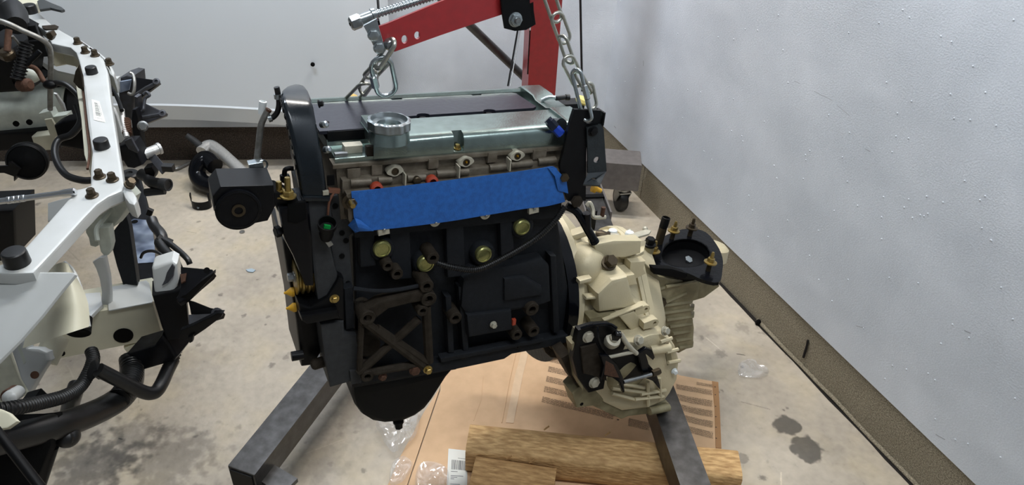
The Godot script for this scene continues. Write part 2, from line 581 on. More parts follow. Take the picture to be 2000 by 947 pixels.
# ---------------------------------------------------------------- room
var wall_a: Vector3
var wall_d: Vector3
var wall_n: Vector3
var back_a: Vector3
var back_d: Vector3
func build_room():
	wall_a = G(1785, 943); wall_d = (G(1408, 552) - wall_a).normalized()      # along the foot of the right curb, going away
	wall_n = wall_d.cross(Vector3.UP)                                          # away from the room
	back_a = Vector3(-1.487, 0, -2.733)
	back_d = (Vector3(0.34, 0, -2.94) - back_a).normalized()
	var back_n := Vector3(back_d.z, 0, -back_d.x)                              # away from the room
	# floor
	var s := floor_image()
	var fm := StandardMaterial3D.new()
	fm.resource_name = "concrete_floor"
	fm.albedo_texture = s[0]
	fm.roughness = 0.62
	fm.normal_enabled = true
	fm.normal_texture = s[1]
	fm.normal_scale = 0.5
	var st := SurfaceTool.new()
	st.begin(Mesh.PRIMITIVE_TRIANGLES)
	var x0 := -4.6; var x1 := 3.2; var z0 := -4.2; var z1 := 3.2
	var cs := [Vector3(x0, 0, z0), Vector3(x1, 0, z0), Vector3(x1, 0, z1), Vector3(x0, 0, z1)]
	for k in 2:
		for i in ([0, 1, 2, 0, 2, 3] if k == 0 else [0, 2, 1, 0, 3, 2]):
			var p: Vector3 = cs[i] - Vector3(0, 0.2 * k, 0)
			st.set_normal(Vector3.UP if k == 0 else Vector3.DOWN)
			st.set_uv(Vector2((p.x + 2.6) / 4.0, (p.z + 3.2) / 4.0))
			st.add_vertex(p)
	for i in 4:
		var a: Vector3 = cs[i]; var b: Vector3 = cs[(i + 1) % 4]
		var dn := Vector3(0, -0.2, 0)
		var q := [a, b, b + dn, a, b + dn, a + dn]
		q.reverse()
		for p: Vector3 in q:
			st.set_normal((b - a).cross(Vector3.UP).normalized() * -1.0); st.set_uv(Vector2.ZERO); st.add_vertex(p)
	var fl := MeshInstance3D.new()
	fl.name = "floor"
	fl.mesh = st.commit()
	fl.material_override = fm
	fl.set_meta("kind", "structure")
	add_child(fl)
	# painted walls: fine orange-peel relief and dust nibs
	var peel := noise_tex(0.10, Color(), Color(), 31, 3, true, 1024, 3.0)
	var tone := noise_tex(0.004, Color(0.90, 0.905, 0.91), Color(1, 1, 1), 33, 4)
	var wm := mat("wall_paint", Color(0.86, 0.885, 0.915), 0.55, 0.0, tone, 1.7, peel, 0.34)
	wm.uv1_world_triplanar = true
	var far := 5.2
	var cr := wall_d.cross(Vector3.UP)
	# corner of the two curbs
	var den := wall_d.x * back_d.z - wall_d.z * back_d.x
	var w := back_a - wall_a
	var corner := wall_a + wall_d * ((w.x * back_d.z - w.z * back_d.x) / den)
	var near := wall_a - wall_d * 4.6
	var lef := back_a - back_d * 3.2
	var up := Vector3.UP
	var proud := -wall_n * 0.005
	var curb := 0.152
	var wr := struct_("wall_right", prism(PackedVector3Array([corner + proud + wall_d * 0.1 + up * curb, near + proud + up * curb, near + wall_n * 0.2 + up * curb, corner + wall_n * 0.2 + wall_d * 0.1 + up * curb]), up * 2.65), wm)
	var bp := -back_n * 0.005
	struct_("wall_back", prism(PackedVector3Array([corner + back_d * 0.2 + bp + up * curb, lef + bp + up * curb, lef + back_n * 0.2 + up * curb, corner + back_d * 0.2 + back_n * 0.2 + up * curb]), up * 2.65), wm)
	var wl := lef
	struct_("wall_left", prism(PackedVector3Array([wl + Vector3(0, 0, -0.3), wl + Vector3(-0.2, 0, -0.3), wl + Vector3(-0.2, 0, 5.4), wl + Vector3(0, 0, 5.4)]), up * 2.8), wm)
	var zf := near.z - 0.05
	struct_("wall_front", prism(PackedVector3Array([Vector3(wl.x - 0.2, 0, zf), Vector3(near.x + 0.3, 0, zf), Vector3(near.x + 0.3, 0, zf + 0.2), Vector3(wl.x - 0.2, 0, zf + 0.2)]), up * 2.8), wm)
	struct_("ceiling", prism(PackedVector3Array([Vector3(x0, 2.7, z0), Vector3(x1, 2.7, z0), Vector3(x1, 2.7, z1), Vector3(x0, 2.7, z1)]), up * 0.2), M["panel_white"])
	# curbs
	var aggregate := noise_tex(0.09, Color(0.36, 0.34, 0.31), Color(1.0, 1.0, 1.0), 41, 4, false, 1024)
	var pits := noise_tex(0.13, Color(), Color(), 43, 4, true, 1024, 14.0)
	var cm := mat("curb_concrete", Color(0.84, 0.80, 0.70), 0.85, 0.0, aggregate, 2.4, pits, 1.0)
	cm.uv1_world_triplanar = true
	var ck := mat("curb_brown_shaded", Color(0.44, 0.385, 0.34), 0.85, 0.0, aggregate, 1.6, pits, 1.0)  # back curb, darkened in colour for the shade it lies in
	ck.uv1_world_triplanar = true
	# the right curb in two lengths that meet in a joint; its face is uneven
	var joint := on_plane(1255, 360, wall_a, wall_n); joint.y = 0
	for k in 2:
		var a: Vector3 = joint + wall_d * 0.002 if k == 0 else near
		var b: Vector3 = corner + wall_d * 0.05 if k == 0 else joint - wall_d * 0.002
		var n := 14 if k == 0 else 90
		var rows := []
		for i in 7:
			var row := PackedVector3Array()
			for j in n + 1:
				var p := a.lerp(b, float(j) / n) + up * (curb * i / 6.0)
				p -= wall_n * (0.006 * curb_noise(p) if i > 0 and i < 6 else 0.0)
				row.append(p)
			rows.append(row)
		struct_("trim_%d" % (k + 1), sheet(rows, 0.2, -wall_n), cm, self, 30.0)
	var brow := prism(PackedVector3Array([corner + back_d * 0.1, lef, lef + back_n * 0.2, corner + back_d * 0.1 + back_n * 0.2]), up * curb)
	struct_("trim_3", brow, ck)
	var gdm := mat("groove_dirt", Color(0.15, 0.125, 0.105), 0.95, 0.0, aggregate, 6.0)
	# the broken groove where the slab meets the curb
	var g0 := on_plane(1395, 540, wall_a, wall_n); g0.y = 0
	var gr := PackedVector3Array()
	var gl := PackedVector3Array()
	for i in 61:
		var p := g0.lerp(near + wall_d * 2.2, i / 60.0)
		var wd := 0.010 + 0.012 * absf(curb_noise(p * 2.3)) + 0.012 * smoothstep(8, 26, i)
		gr.append(p + up * 0.0015)
		gl.append(p - wall_n * wd + up * 0.0012)
	gl.reverse()
	gr.append_array(gl)
	struct_("trim_4", prism(gr, -up * 0.003), gdm)
	var ck0 := on_plane(1578, 664, wall_a - wall_n * 0.004, wall_n)
	struct_("trim_6", tube(PackedVector3Array([ck0, ck0.lerp(on_plane(1573, 682, wall_a - wall_n * 0.004, wall_n), 0.5) - wall_d * 0.002, on_plane(1569, 698, wall_a - wall_n * 0.004, wall_n)]), 0.0035, 6), M["groove_dirt"])
	# dust nibs under the paint and a few scuffs on the wall
	var nibs := PackedVector3Array()
	for i in 150:
		var q := on_plane(rng.randf_range(1200, 2000), rng.randf_range(0, 900), wall_a - wall_n * 0.005, wall_n)
		if q.y < 0.2: continue
		nibs.append_array(lathe([0.0026, -0.001, 0.0024, 0.0008, 0.001, 0.0018], q, -wall_n, 6))
	put("paint_nibs", nibs, wm, wr).set_meta("kind", "stuff")
	var scm := mat("scuff_grey", Color(0.56, 0.57, 0.59), 0.7)
	for sc in [[1257, 118, 1257, 129, 0.0014], [1552, 158, 1562, 163, 0.001], [1590, 178, 1626, 196, 0.0010], [1636, 206, 1660, 226, 0.0010], [1690, 290, 1700, 296, 0.0012], [1884, 645, 1896, 650, 0.0016], [1828, 848, 1846, 858, 0.0014], [1672, 636, 1690, 640, 0.0012], [1200, 246, 1203, 250, 0.002]]:
		put("scuff", tube(PackedVector3Array([on_plane(sc[0], sc[1], wall_a - wall_n * 0.0045, wall_n), on_plane(sc[2], sc[3], wall_a - wall_n * 0.0045, wall_n)]), sc[4] * 0.8, 6), scm, wr)
	# rolled edge of mortar along the foot of the curb
	var fil := PackedVector3Array()
	for i in 40: fil.append((g0 - wall_d * 0.25).lerp(near + wall_d * 2.4, i / 39.0) - wall_n * 0.004 + up * (0.006 + 0.004 * curb_noise(g0 * 9.0 + wall_d * (i * 0.31))))
	struct_("trim_5", tube(fil, 0.006, 8), cm)

var nz: FastNoiseLite
func curb_noise(p: Vector3) -> float:
	if nz == null:
		nz = FastNoiseLite.new(); nz.seed = 77; nz.frequency = 9.0; nz.fractal_octaves = 3
	return nz.get_noise_3dv(p)

func floor_image() -> Array:
	var n := 2048
	var f := FastNoiseLite.new(); f.seed = 51; f.frequency = 0.003; f.fractal_octaves = 5
	var g := FastNoiseLite.new(); g.seed = 52; g.frequency = 0.06; g.fractal_octaves = 4
	var h := FastNoiseLite.new(); h.seed = 53; h.frequency = 0.01; h.fractal_octaves = 3
	var a := f.get_image(n, n).get_data()
	var b := g.get_image(n, n).get_data()
	var c := h.get_image(n, n).get_data()
	var px := PackedByteArray(); px.resize(n * n * 3)
	var hb := PackedByteArray(); hb.resize(n * n)
	for i in n * n:
		var u := a[i] / 255.0; var v := b[i] / 255.0; var w := c[i] / 255.0
		var k := 0.84 + 0.18 * u + 0.09 * (v - 0.5) + 0.06 * (w - 0.5)
		var red := 193.0; var gre := 182.0; var blu := 165.0
		if v < 0.22: k -= 0.05 * (0.22 - v) / 0.1
		var warm := clampf((w - 0.45) * 2.0, 0, 1)
		px[i * 3] = clampi(int(red * k), 0, 255)
		px[i * 3 + 1] = clampi(int((gre - 2 * warm) * k), 0, 255)
		px[i * 3 + 2] = clampi(int((blu - 9 * warm) * k), 0, 255)
		hb[i] = clampi(int(128 + (v - 0.5) * 120 + (w - 0.5) * 40), 0, 255)
	var im := Image.create_from_data(n, n, false, Image.FORMAT_RGB8, px)
	# stains, and shadow by the car painted at lower left: [x, y in the frame, radius in metres, darkness, raggedness]
	for s in [[1538, 830, 0.039, 0.55, 0.35], [1576, 876, 0.045, 0.55, 0.35], [1450, 895, 0.018, 0.8, 0.3], [1408, 690, 0.022, 0.8, 0.5], [1500, 640, 0.035, 0.72, 0.7], [1530, 665, 0.03, 0.62, 0.7], [1545, 690, 0.02, 0.55, 0.6], [1370, 650, 0.05, 0.9, 0.6], [1450, 640, 0.03, 0.88, 0.6], [590, 430, 0.03, 0.9, 0.6], [250, 860, 0.10, 0.80, 0.8], [330, 900, 0.14, 0.82, 0.8], [180, 910, 0.12, 0.72, 0.8], [380, 700, 0.12, 0.94, 0.8], [450, 560, 0.10, 0.95, 0.7], [700, 800, 0.09, 0.92, 0.8], [620, 900, 0.10, 0.93, 0.8], [1620, 880, 0.06, 0.95, 0.7]]:
		var p := G(s[0], s[1])
		blot(im, p, s[2], s[3], s[4])
	for i in 260:
		var p := Vector3(rng.randf_range(-1.8, 1.1), 0, rng.randf_range(-2.7, -0.8))
		blot(im, p, rng.randf_range(0.003, 0.012), rng.randf_range(0.72, 0.93), 0.8)
	for i in 46:                                     # scratches
		var p := Vector3(rng.randf_range(-1.6, 1.0), 0, rng.randf_range(-2.4, -0.9))
		var d := Vector3(rng.randf_range(-1, 1), 0, rng.randf_range(-1, 1)) * 0.004
		var k := rng.randf_range(0.84, 1.1)
		for j in rng.randi_range(6, 30): blot(im, p + d * j, 0.0022, k, 0.2)
	var hi := Image.create_from_data(n, n, false, Image.FORMAT_L8, hb)
	hi.convert(Image.FORMAT_RGBA8)
	hi.bump_map_to_normal_map(3.0)
	return [ImageTexture.create_from_image(im), ImageTexture.create_from_image(hi)]
func blot(im: Image, p: Vector3, r: float, k: float, rag: float):
	var cx := (p.x + 2.6) / 4.0 * 2048.0; var cy := (p.z + 3.2) / 4.0 * 2048.0
	var pr := r * 512.0
	for y in range(int(cy - pr * 1.7) - 1, int(cy + pr * 1.7) + 2):
		for x in range(int(cx - pr * 1.7) - 1, int(cx + pr * 1.7) + 2):
			if x < 0 or y < 0 or x > 2047 or y > 2047: continue
			var d := Vector2(x + 0.5 - cx, y + 0.5 - cy).length() / maxf(pr, 0.8)
			d += rag * curb_noise(Vector3(x, y, 3) * (0.0055 if pr > 16 else 0.015))
			var s := 1.0 - smoothstep(0.82 if rag < 0.5 else 0.35, 1.06, d)
			if s <= 0.0: continue
			var c := im.get_pixel(x, y)
			var f := lerpf(1.0, k, s)
			im.set_pixel(x, y, Color(c.r * f, c.g * f, c.b * f))

# ---------------------------------------------------------------- the big white panel
func build_panel():
	var back_n := Vector3(back_d.z, 0, -back_d.x)
	var o := back_a - back_n * 0.13
	# foot: bottom lip, crease, then the face; columns run left to right in the frame
	var cols := [120, 200, 282, 332, 404, 476, 552, 610, 650, 690, 720, 745, 760, 768]
	var rows := []
	for lvl in 9:
		var row := PackedVector3Array()
		for j in cols.size():
			var x: float = cols[j]
			var s := clampf((x - 300.0) / 470.0, 0, 1)
			var foot := 239.0 + 26.0 * s * s + 8.0 * s
			var crease := 206.0 + 26.0 * s * s + 8.0 * s
			var turn := pow(smoothstep(640, 770, x), 2.0) * 0.055
			var p: Vector3
			if lvl == 0: p = on_plane(x, foot, o, back_n) + back_n * 0.03
			elif lvl == 1: p = on_plane(x, foot - 1.0, o, back_n) + back_n * 0.024
			elif lvl == 2: p = on_plane(x, lerpf(foot, crease, 0.5), o, back_n) + back_n * 0.012
			elif lvl == 3: p = on_plane(x, crease, o, back_n)
			else:
				var q := on_plane(x, crease - 3.0, o, back_n)
				var k := (lvl - 4) / 4.0
				p = q + Vector3.UP * (k * 1.0) + back_n * (0.004 + 0.03 * k * k)
			row.append(p + back_n * turn)
		rows.append(row)
	var rr := []
	for r in rows: rr.append(curve(r, 3))
	var t := thing("car_body_panel", "large glossy white car body panel with a curved lower edge by the back wall", "car panel")
	put("panel_skin", sheet(rr, 0.004, -back_n), M["panel_white"], t, 24.0)
	var h := on_plane(611, 125, o, back_n) - back_n * 0.002
	put("lock_hole", lathe([0.008, 0, 0.008, 0.004, 0.005, 0.006], h, -back_n, 12), M["hole_black"], t, 40.0, "small black lock hole in the white panel")
	settle(t, Vector3(rows[0][5].x, 0, rows[0][5].z))
	cord("black cord hanging behind the left end of the red bar", D(734, -60, 2.42), D(740, 32, 2.42))
	var cb := D(1137, 178, 2.9)
	cord("thin black cord hanging straight down between the red mast and the right chain", on_plane(1132, -80, cb, Vector3(0, 0, 1)), cb)
func cord(label: String, a: Vector3, b: Vector3):
	var p := PackedVector3Array([a + (a - b) * ((2.69 - a.y) / (a.y - b.y)), a, b])
	tag(put("hanging_cord", tube(p, 0.0042, 8), M["black_rubber"]), label, "cord")

# ---------------------------------------------------------------- engine hoist
func build_hoist():
	var t := thing("engine_hoist", "red engine hoist with bare steel legs on casters standing behind and under the hanging engine", "engine hoist")
	var lt := 0.176
	var lw := 0.070
	# legs: box sections whose top faces are seen on both sides of the engine
	var la := (G(443, 910, lt) + G(497, 928, lt)) * 0.5
	var lb := (G(585, 737, lt) + G(640, 742, lt)) * 0.5
	var ld := (lb - la).normalized()
	var ra := (G(1388, 947, lt) + G(1330, 947, lt)) * 0.5
	var rb := (G(1212, 450, lt) + G(1150, 450, lt)) * 0.5
	var rd := (rb - ra).normalized()
	var dn := Vector3.DOWN
	var lend := la + ld * 1.55
	var leg := put("leg", bar(la + dn * 0.036, lend + dn * 0.036, lw, lw, Vector3.UP, 0.004), M["leg_steel"], t)
	put("end_cap", bar(la + dn * 0.036 - ld * 0.003, la + dn * 0.036 - ld * 0.0005, lw - 0.012, lw - 0.012), M["black_plastic"], leg)
	var legr := put("leg", bar(ra - rd * 0.25 + dn * 0.036, rb + rd * 0.28 + dn * 0.036, lw, lw, Vector3.UP, 0.004), M["leg_steel"], t)
	for s in [-1, 1]:      # the pivot bracket that holds the rear end of the right leg
		put("pivot_plate", bar(rb + rd * 0.10 + rd.cross(Vector3.UP) * (s * 0.043) + dn * 0.036, rb + rd * 0.30 + rd.cross(Vector3.UP) * (s * 0.043) + dn * 0.036, 0.006, 0.085), M["hoist_grey"], t)
	put("pivot_strap", bar(rb + rd * 0.21 - rd.cross(Vector3.UP) * 0.045 + Vector3.UP * 0.003, rb + rd * 0.21 + rd.cross(Vector3.UP) * 0.045 + Vector3.UP * 0.003, 0.02, 0.006), M["black_plastic"], t)
	# cross beam at the back
	var ba := (G(1255, 322, 0.235) + G(1250, 324, 0.235)) * 0.5
	var bb := G(1180, 300, 0.235)
	var bd := (Vector3(-1, 0, -0.06)).normalized()
	var fwd := bd.cross(Vector3.UP).normalized()
	if fwd.z < 0: fwd = -fwd
	var c0 := G(1254, 322, 0.235) - fwd * 0.05 + dn * 0.055
	var beam := put("cross_beam", bar(c0, c0 + bd * 0.72, 0.11, 0.11, Vector3.UP, 0.004), M["hoist_grey"], t)
	# casters
	for c: Vector3 in [c0 + bd * 0.05 + dn * 0.06, c0 + bd * 0.66 + dn * 0.06]:
		caster(t, c, c.y - 0.004, Vector3(0.25, 0, 1))
	caster(t, la + ld * 0.02 + dn * 0.071 + ld.cross(Vector3.UP) * 0.075, la.y - 0.076, ld)
	caster(t, ra - rd * 0.2 + dn * 0.071, ra.y - 0.076, rd)
	put("caster_arm", bar(la + ld * 0.05 + dn * 0.05, la + ld * 0.03 + ld.cross(Vector3.UP) * 0.10 + dn * 0.05, 0.05, 0.012), M["leg_steel"], t)
	# mast
	var mb := c0 + bd * 0.36 + Vector3.UP * 0.055
	var mx := on_plane(1056, 100, mb, Vector3(0, 0, 1))
	mb.x = mx.x
	var mast := put("mast", bar(mb, mb + Vector3.UP * 1.55, 0.10, 0.09, Vector3(0.25, 0, 1), 0.004), M["red_paint"], t, 40.0, "red painted mast")
	# sticker on the mast
	var sa := on_plane(1047, 52, mb + Vector3(0, 0, 0.05), Vector3(0.25, 0, 1).normalized())
	put("sticker", bx(Vector3(mb.x - 0.032, sa.y - 0.085, mb.z + 0.0485), Vector3(0.022, 0.17, 0.002), Basis()), M["black_plastic"], t, 40.0, "black warning sticker")
	put("sticker", bx(Vector3(mb.x - 0.034, sa.y - 0.005, mb.z + 0.050), Vector3(0.018, 0.02, 0.002), Basis()), M["paper_white"], t, 40.0, "white square of the sticker")
	# strut and rods
	put("strut", tube(PackedVector3Array([D(840, -25, 2.35), D(1052, 178, 2.95)]), 0.0145, 14), M["leg_steel"], t, 40.0, "round grey steel strut")
	put("rod", tube(PackedVector3Array([D(1018, 20, 2.6), D(992, 168, 2.6)]), 0.0032, 8), M["black_plastic"], t)
	put("rod", tube(PackedVector3Array([D(1023, 20, 2.6), D(996, 168, 2.6)]), 0.0022, 8), M["steel"], t)
	# boom over the engine (above the frame but for its lower edge), held by the mast
	var top := mb + Vector3.UP * 1.5
	var hook := EW(1010, -60, -0.1)
	put("boom", bar(top, Vector3(hook.x, hook.y + 0.35, hook.z), 0.07, 0.09, Vector3.UP, 0.004), M["red_paint"], t)
	put("hook_shank", tube(PackedVector3Array([Vector3(hook.x, hook.y + 0.33, hook.z), hook + Vector3(0, 0.05, 0)]), 0.011, 10), M["steel"], t)
	settle(t, Vector3(mb.x, 0, mb.z))
func caster(t: Node3D, at: Vector3, h: float, fw: Vector3):
	fw = Vector3(fw.x, 0, fw.z).normalized()
	var sd := fw.cross(Vector3.UP)
	var r := (h - 0.004) * 0.43
	var wc := Vector3(at.x, r + 0.001, at.z) - fw * 0.012
	var sh := PackedVector3Array()
	sh.append_array(lathe([0.03, 0, 0.03, 0.008, 0.018, 0.012, 0.018, 0.02], Vector3(at.x, h - 0.016, at.z), Vector3.UP, 18))
	sh.append_array(bx(Vector3(at.x, h - 0.022, at.z), Vector3(0.044, 0.006, 0.06), Basis(sd, Vector3.UP, sd.cross(Vector3.UP))))
	for s in [-1, 1]:
		var c: Vector3 = sd * (s * 0.021)
		var p := PackedVector3Array([Vector3(at.x, h - 0.02, at.z) + fw * 0.03 + c, Vector3(at.x, h - 0.02, at.z) - fw * 0.03 + c, wc - fw * 0.014 + c, wc - Vector3.UP * 0.012 + c, wc + fw * 0.014 + c])
		sh.append_array(prism(p, sd * (s * 0.003)))
	var c := put("caster", sh, M["steel"], t)
	put("wheel", lathe([r * 0.3, -0.017, r * 0.92, -0.016, r, -0.010, r, 0.010, r * 0.92, 0.016, r * 0.3, 0.017], wc, sd, 24), M["black_rubber"], c)

# ---------------------------------------------------------------- engine (measured in its own frame: x along the crank, y up the bores, z towards the viewer)
func V(x: float, y: float, z: float) -> Vector3: return Vector3(x, y, z)
func prof(flat: Array, x: float) -> PackedVector3Array:      # [z, y, z, y ...] in the plane x
	var out := PackedVector3Array()
	for i in range(0, flat.size(), 2): out.append(Vector3(x, flat[i + 1], flat[i]))
	return out
func rebase(o: Node3D, base: Vector3):
	o.transform = o.transform * Transform3D(Basis(), base)
	for k in o.get_children(): k.position -= base
func boss(px: float, py: float, z: float, r: float, h: float, m: Material, par: Node, called := "boss", k := 18) -> MeshInstance3D:
	return put(called, lathe([r, -h, r, -0.002, r * 0.86, 0.0], E(px, py, z), Vector3(0, 0, 1), k), m, par)
func holed_boss(px: float, py: float, z: float, r: float, h: float, m: Material, par: Node, called := "boss") -> MeshInstance3D:
	return put(called, lathe([r, -h, r, -0.002, r * 0.9, 0.0, r * 0.5, 0.0, r * 0.45, -h * 0.8], E(px, py, z), Vector3(0, 0, 1), 18), m, par)

func build_engine():
	var e := thing("car_engine", "black car engine with a silver valve cover and blue taped ports hanging on chains", "engine")
	e.transform = FT
	var zf := Vector3(0, 0, 1)
	# --- block and pan
	var block := put("engine_block", prism(ES([690, 440, 700, 742, 888, 712, 990, 690, 1085, 670, 1112, 655, 1112, 560, 1092, 430, 1085, 385, 700, 420], -0.012), V(0, 0, -0.20), 0.012), M["black_iron"], e)
	put("head_deck", prism(ES([690, 420, 1098, 378, 1098, 425, 692, 466], 0.008), V(0, 0, -0.02), 0.004), M["black_iron"], block)
	# bores swell out of the block wall
	for c in [[745, 484], [830, 513], [943, 495], [1018, 442]]:
		put("freeze_plug_boss", lathe([0.026, -0.03, 0.025, 0.004, 0.021, 0.009], E(c[0], c[1], 0.0), zf, 22), M["black_iron"], block)
		put("freeze_plug", lathe([0.0168, -0.01, 0.0168, 0.006, 0.0150, 0.0085, 0.0125, 0.0090, 0.0118, 0.0070, 0.0, 0.0070], E(c[0], c[1], 0.009), zf, 28), M["plug_gold"], block, 30.0, "round gold zinc plated core plug")
	for b in [[700, 430, 730, 520], [760, 425, 800, 545], [870, 410, 905, 540], [975, 398, 1000, 500]]:
		put("water_jacket_rib", prism(ES([b[0], b[1], b[2], b[1] - 4, b[2] + 6, b[3], b[0] + 4, b[3] + 4], 0.006), V(0, 0, -0.025), 0.006), M["black_iron"], block)
	# raised crankcase panel, ledges and rail
	put("crankcase_panel", prism(ES([905, 545, 925, 528, 990, 520, 1060, 505, 1075, 520, 1078, 590, 1050, 600, 985, 612, 915, 622, 900, 600], 0.020), V(0, 0, -0.04), 0.010), M["black_iron"], block)
	put("crankcase_step", prism(ES([912, 616, 1000, 606, 1002, 645, 960, 652, 916, 660], 0.028), V(0, 0, -0.04), 0.006), M["black_iron"], block)
	put("side_pad", prism(ES([985, 545, 1025, 540, 1060, 560, 1062, 578, 985, 590], 0.028), V(0, 0, -0.03), 0.008), M["black_iron"], block)
	for r in [[895, 560, 905, 690], [870, 580, 876, 690], [1075, 500, 1082, 650]]:
		put("web", prism(ES([r[0], r[1], r[0] + 12, r[1], r[2] + 12, r[3], r[2], r[3]], 0.012), V(0, 0, -0.03), 0.004), M["black_iron"], block)
	put("pan_rail", prism(ES([695, 738, 888, 703, 985, 678, 1110, 655, 1112, 668, 1085, 676, 1000, 692, 985, 702, 890, 722, 700, 752], 0.012), V(0, 0, -0.19), 0.004), M["black_iron"], block)
	put("pan_rail_lip", prism(ES([860, 700, 1062, 660, 1063, 668, 862, 709], 0.020), V(0, 0, -0.02), 0.003), M["black_iron"], block)
	for b in [[890, 622, 0.014], [1040, 605, 0.016], [1043, 648, 0.014], [776, 536, 0.012], [758, 520, 0.011], [1010, 655, 0.013], [846, 505, 0.013]]:
		holed_boss(b[0], b[1], 0.030, b[2], 0.05, M["brown_iron"], block, "threaded_boss")
	put("bolt", hexa(E(963, 633, 0.030), zf, 0.0062, 0.009, 0.0075), M["pale_alloy"], block, 40.0, "bright bolt on the black block")
	put("seal", bx(E(1003, 628, 0.026), Vector3(0.008, 0.014, 0.01), Basis(), 0.002), M["orange_seal"], block, 40.0, "small orange seal")
	put("bolt", hexa(E(1083, 672, 0.0), zf, 0.008, 0.012, 0.013), M["bronze_bolt"], block)
	put("rear_flange", prism(ES([1060, 676, 1080, 668, 1108, 664, 1108, 690, 1090, 700, 1076, 699, 1066, 690], -0.02), V(0, 0, -0.03), 0.004), M["brown_iron"], block)
	for b in [[905, 700], [958, 690], [1012, 680], [795, 722]]:
		put("pan_bolt", hexa(E(b[0], b[1] - 4, 0.012), zf, 0.0045, 0.006, 0.007), M["black_satin"], block)
	# --- dipstick conduit across the block
	put("wire_conduit", ribbed(E3([850, 512, 0.022, 885, 522, 0.034, 930, 526, 0.036, 975, 508, 0.036, 1040, 470, 0.036, 1080, 435, 0.036, 1104, 402, 0.032]), 0.0066, 0.0042, 0.2, 10), M["black_rubber"], e)
	# --- oil pan
	var pan := put("oil_pan", prism(ES([689, 752, 690, 775, 695, 795, 708, 813, 728, 825, 752, 829, 786, 826, 812, 815, 832, 800, 846, 782, 860, 760, 874, 738, 888, 722], -0.018), V(0, 0, -0.17), 0.014), M["black_plastic"], e)
	put("drain_plug", hexa(E(778, 822, -0.03), V(0, -1, 0.2), 0.009, 0.018, 0.012), M["black_satin"], pan)
	put("pan_flange", prism(ES([686, 746, 892, 712, 892, 722, 688, 758], 0.006), V(0, 0, -0.19), 0.003), M["black_gloss"], pan)
	# --- cylinder head
	var head := put("cylinder_head", prism(ES([655, 322, 1110, 286, 1112, 385, 665, 430], -0.002), V(0, 0, -0.20), 0.004), M["cast_alloy"], e)
	put("gasket_rail", prism(ES([650, 322, 1112, 285, 1112, 293, 650, 331], 0.006), V(0, 0, -0.03), 0.002), M["cast_alloy"], head)
	put("port_flange", prism(ES([676, 378, 1096, 330, 1110, 345, 1112, 388, 1098, 398, 690, 446, 680, 430], 0.026), V(0, 0, -0.04), 0.004), M["cast_alloy"], head)
	put("injector_ledge", prism(ES([668, 352, 1098, 311, 1098, 334, 668, 380], 0.012), V(0, 0, -0.02), 0.005), M["cast_alloy"], head)
	for r in [[684, 357, 724, 354], [738, 352, 764, 350], [795, 348, 830, 345], [852, 340, 889, 337], [897, 336, 914, 334], [955, 328, 992, 324], [997, 322, 1038, 318], [1050, 316, 1084, 312]]:
		put("gallery_tube", tube(PackedVector3Array([E(r[0], r[1], 0.010), E(r[2], r[3], 0.010)]), 0.0075, 14), M["cast_alloy"], head, 30.0)
	for r in [[690, 338, 0.014], [845, 318, 0.012], [960, 306, 0.012], [1052, 300, 0.018], [735, 330, 0.012]]:
		put("head_pad", bx(E(r[0], r[1], 0.002), Vector3(r[2] * 1.6, 0.020, 0.012), Basis(), 0.002), M["cast_alloy"], head)
	for r in [[789, 348], [894, 333], [993, 320]]:
		put("head_web", bx(E(r[0], r[1], 0.018), Vector3(0.0026, 0.022, 0.02), Basis(), 0.0008), M["pale_alloy"], head)
	for c in [[772, 335], [911, 317], [1011, 305]]:
		var o := E(c[0], c[1], 0.016)
		var p := PackedVector3Array()
		for i in 28:
			var a := TAU * i / 28.0
			var r := 0.0100 + 0.0052 * pow(absf(cos(a)), 8.0)
			p.append(o + V(cos(a) * r, sin(a) * r * 0.92, 0).rotated(zf, 0.1))
		var fl := put("injector_flange", plate(p, [circ(o, zf, 0.0055, 16)], V(0, 0, -0.016)), M["pale_alloy"], head)
		put("injector_hole", lathe([0.0068, 0, 0.0068, 0.0015, 0.0054, 0.002, 0.0050, -0.008, 0.0, -0.008], o - V(0, 0, 0.001), zf, 18), M["bronze_bolt"], fl)
		if c[0] != 772: put("injector_pin", lathe([0.0028, 0, 0.0028, 0.008, 0.001, 0.012], o - V(0, 0, 0.009), zf, 10), M["brass"], fl)
	put("casting_plug", lathe([0.0075, -0.01, 0.0075, 0.010, 0.006, 0.0115], E(812, 349, 0.012), zf, 18), M["bronze_bolt"], head)
	for c in [[735, 367], [843, 353]]:
		put("injector_seal", lathe([0.011, -0.004, 0.011, 0.006, 0.0065, 0.008, 0.006, 0.0, 0.0, 0.0], E(c[0], c[1], 0.020), zf, 18), M["orange_seal"], head, 40.0, "orange injector seal")
	put("stud", hexa(E(684, 393, 0.022), zf, 0.010, 0.012, 0.015), M["bronze_bolt"], head)
	put("stud", lathe([0.0045, 0, 0.0045, 0.02], E(684, 393, 0.03), zf, 10), M["gold_zinc"], head)
	put("stud", hexa(E(1100, 345, 0.022), zf, 0.009, 0.010, 0.012), M["bronze_bolt"], head)
	for c in [[748, 447, 0], [849, 434, 1], [947, 420, 1], [1041, 406, 0]]:
		if c[2] == 0: put("manifold_tab", bx(E(c[0], c[1], 0.022), Vector3(0.021, 0.020, 0.010), Basis(zf, 0.12), 0.001), M["pale_alloy"], head)
		else: put("manifold_tab", lathe([0.010, -0.008, 0.010, 0.003, 0.006, 0.004], E(c[0], c[1] - 2, 0.022), zf, 16), M["pale_alloy"], head)
		put("tab_bolt", hexa(E(c[0] + 2, c[1] + 1, 0.027), zf, 0.003, 0.004), M["steel"], head, 40.0)
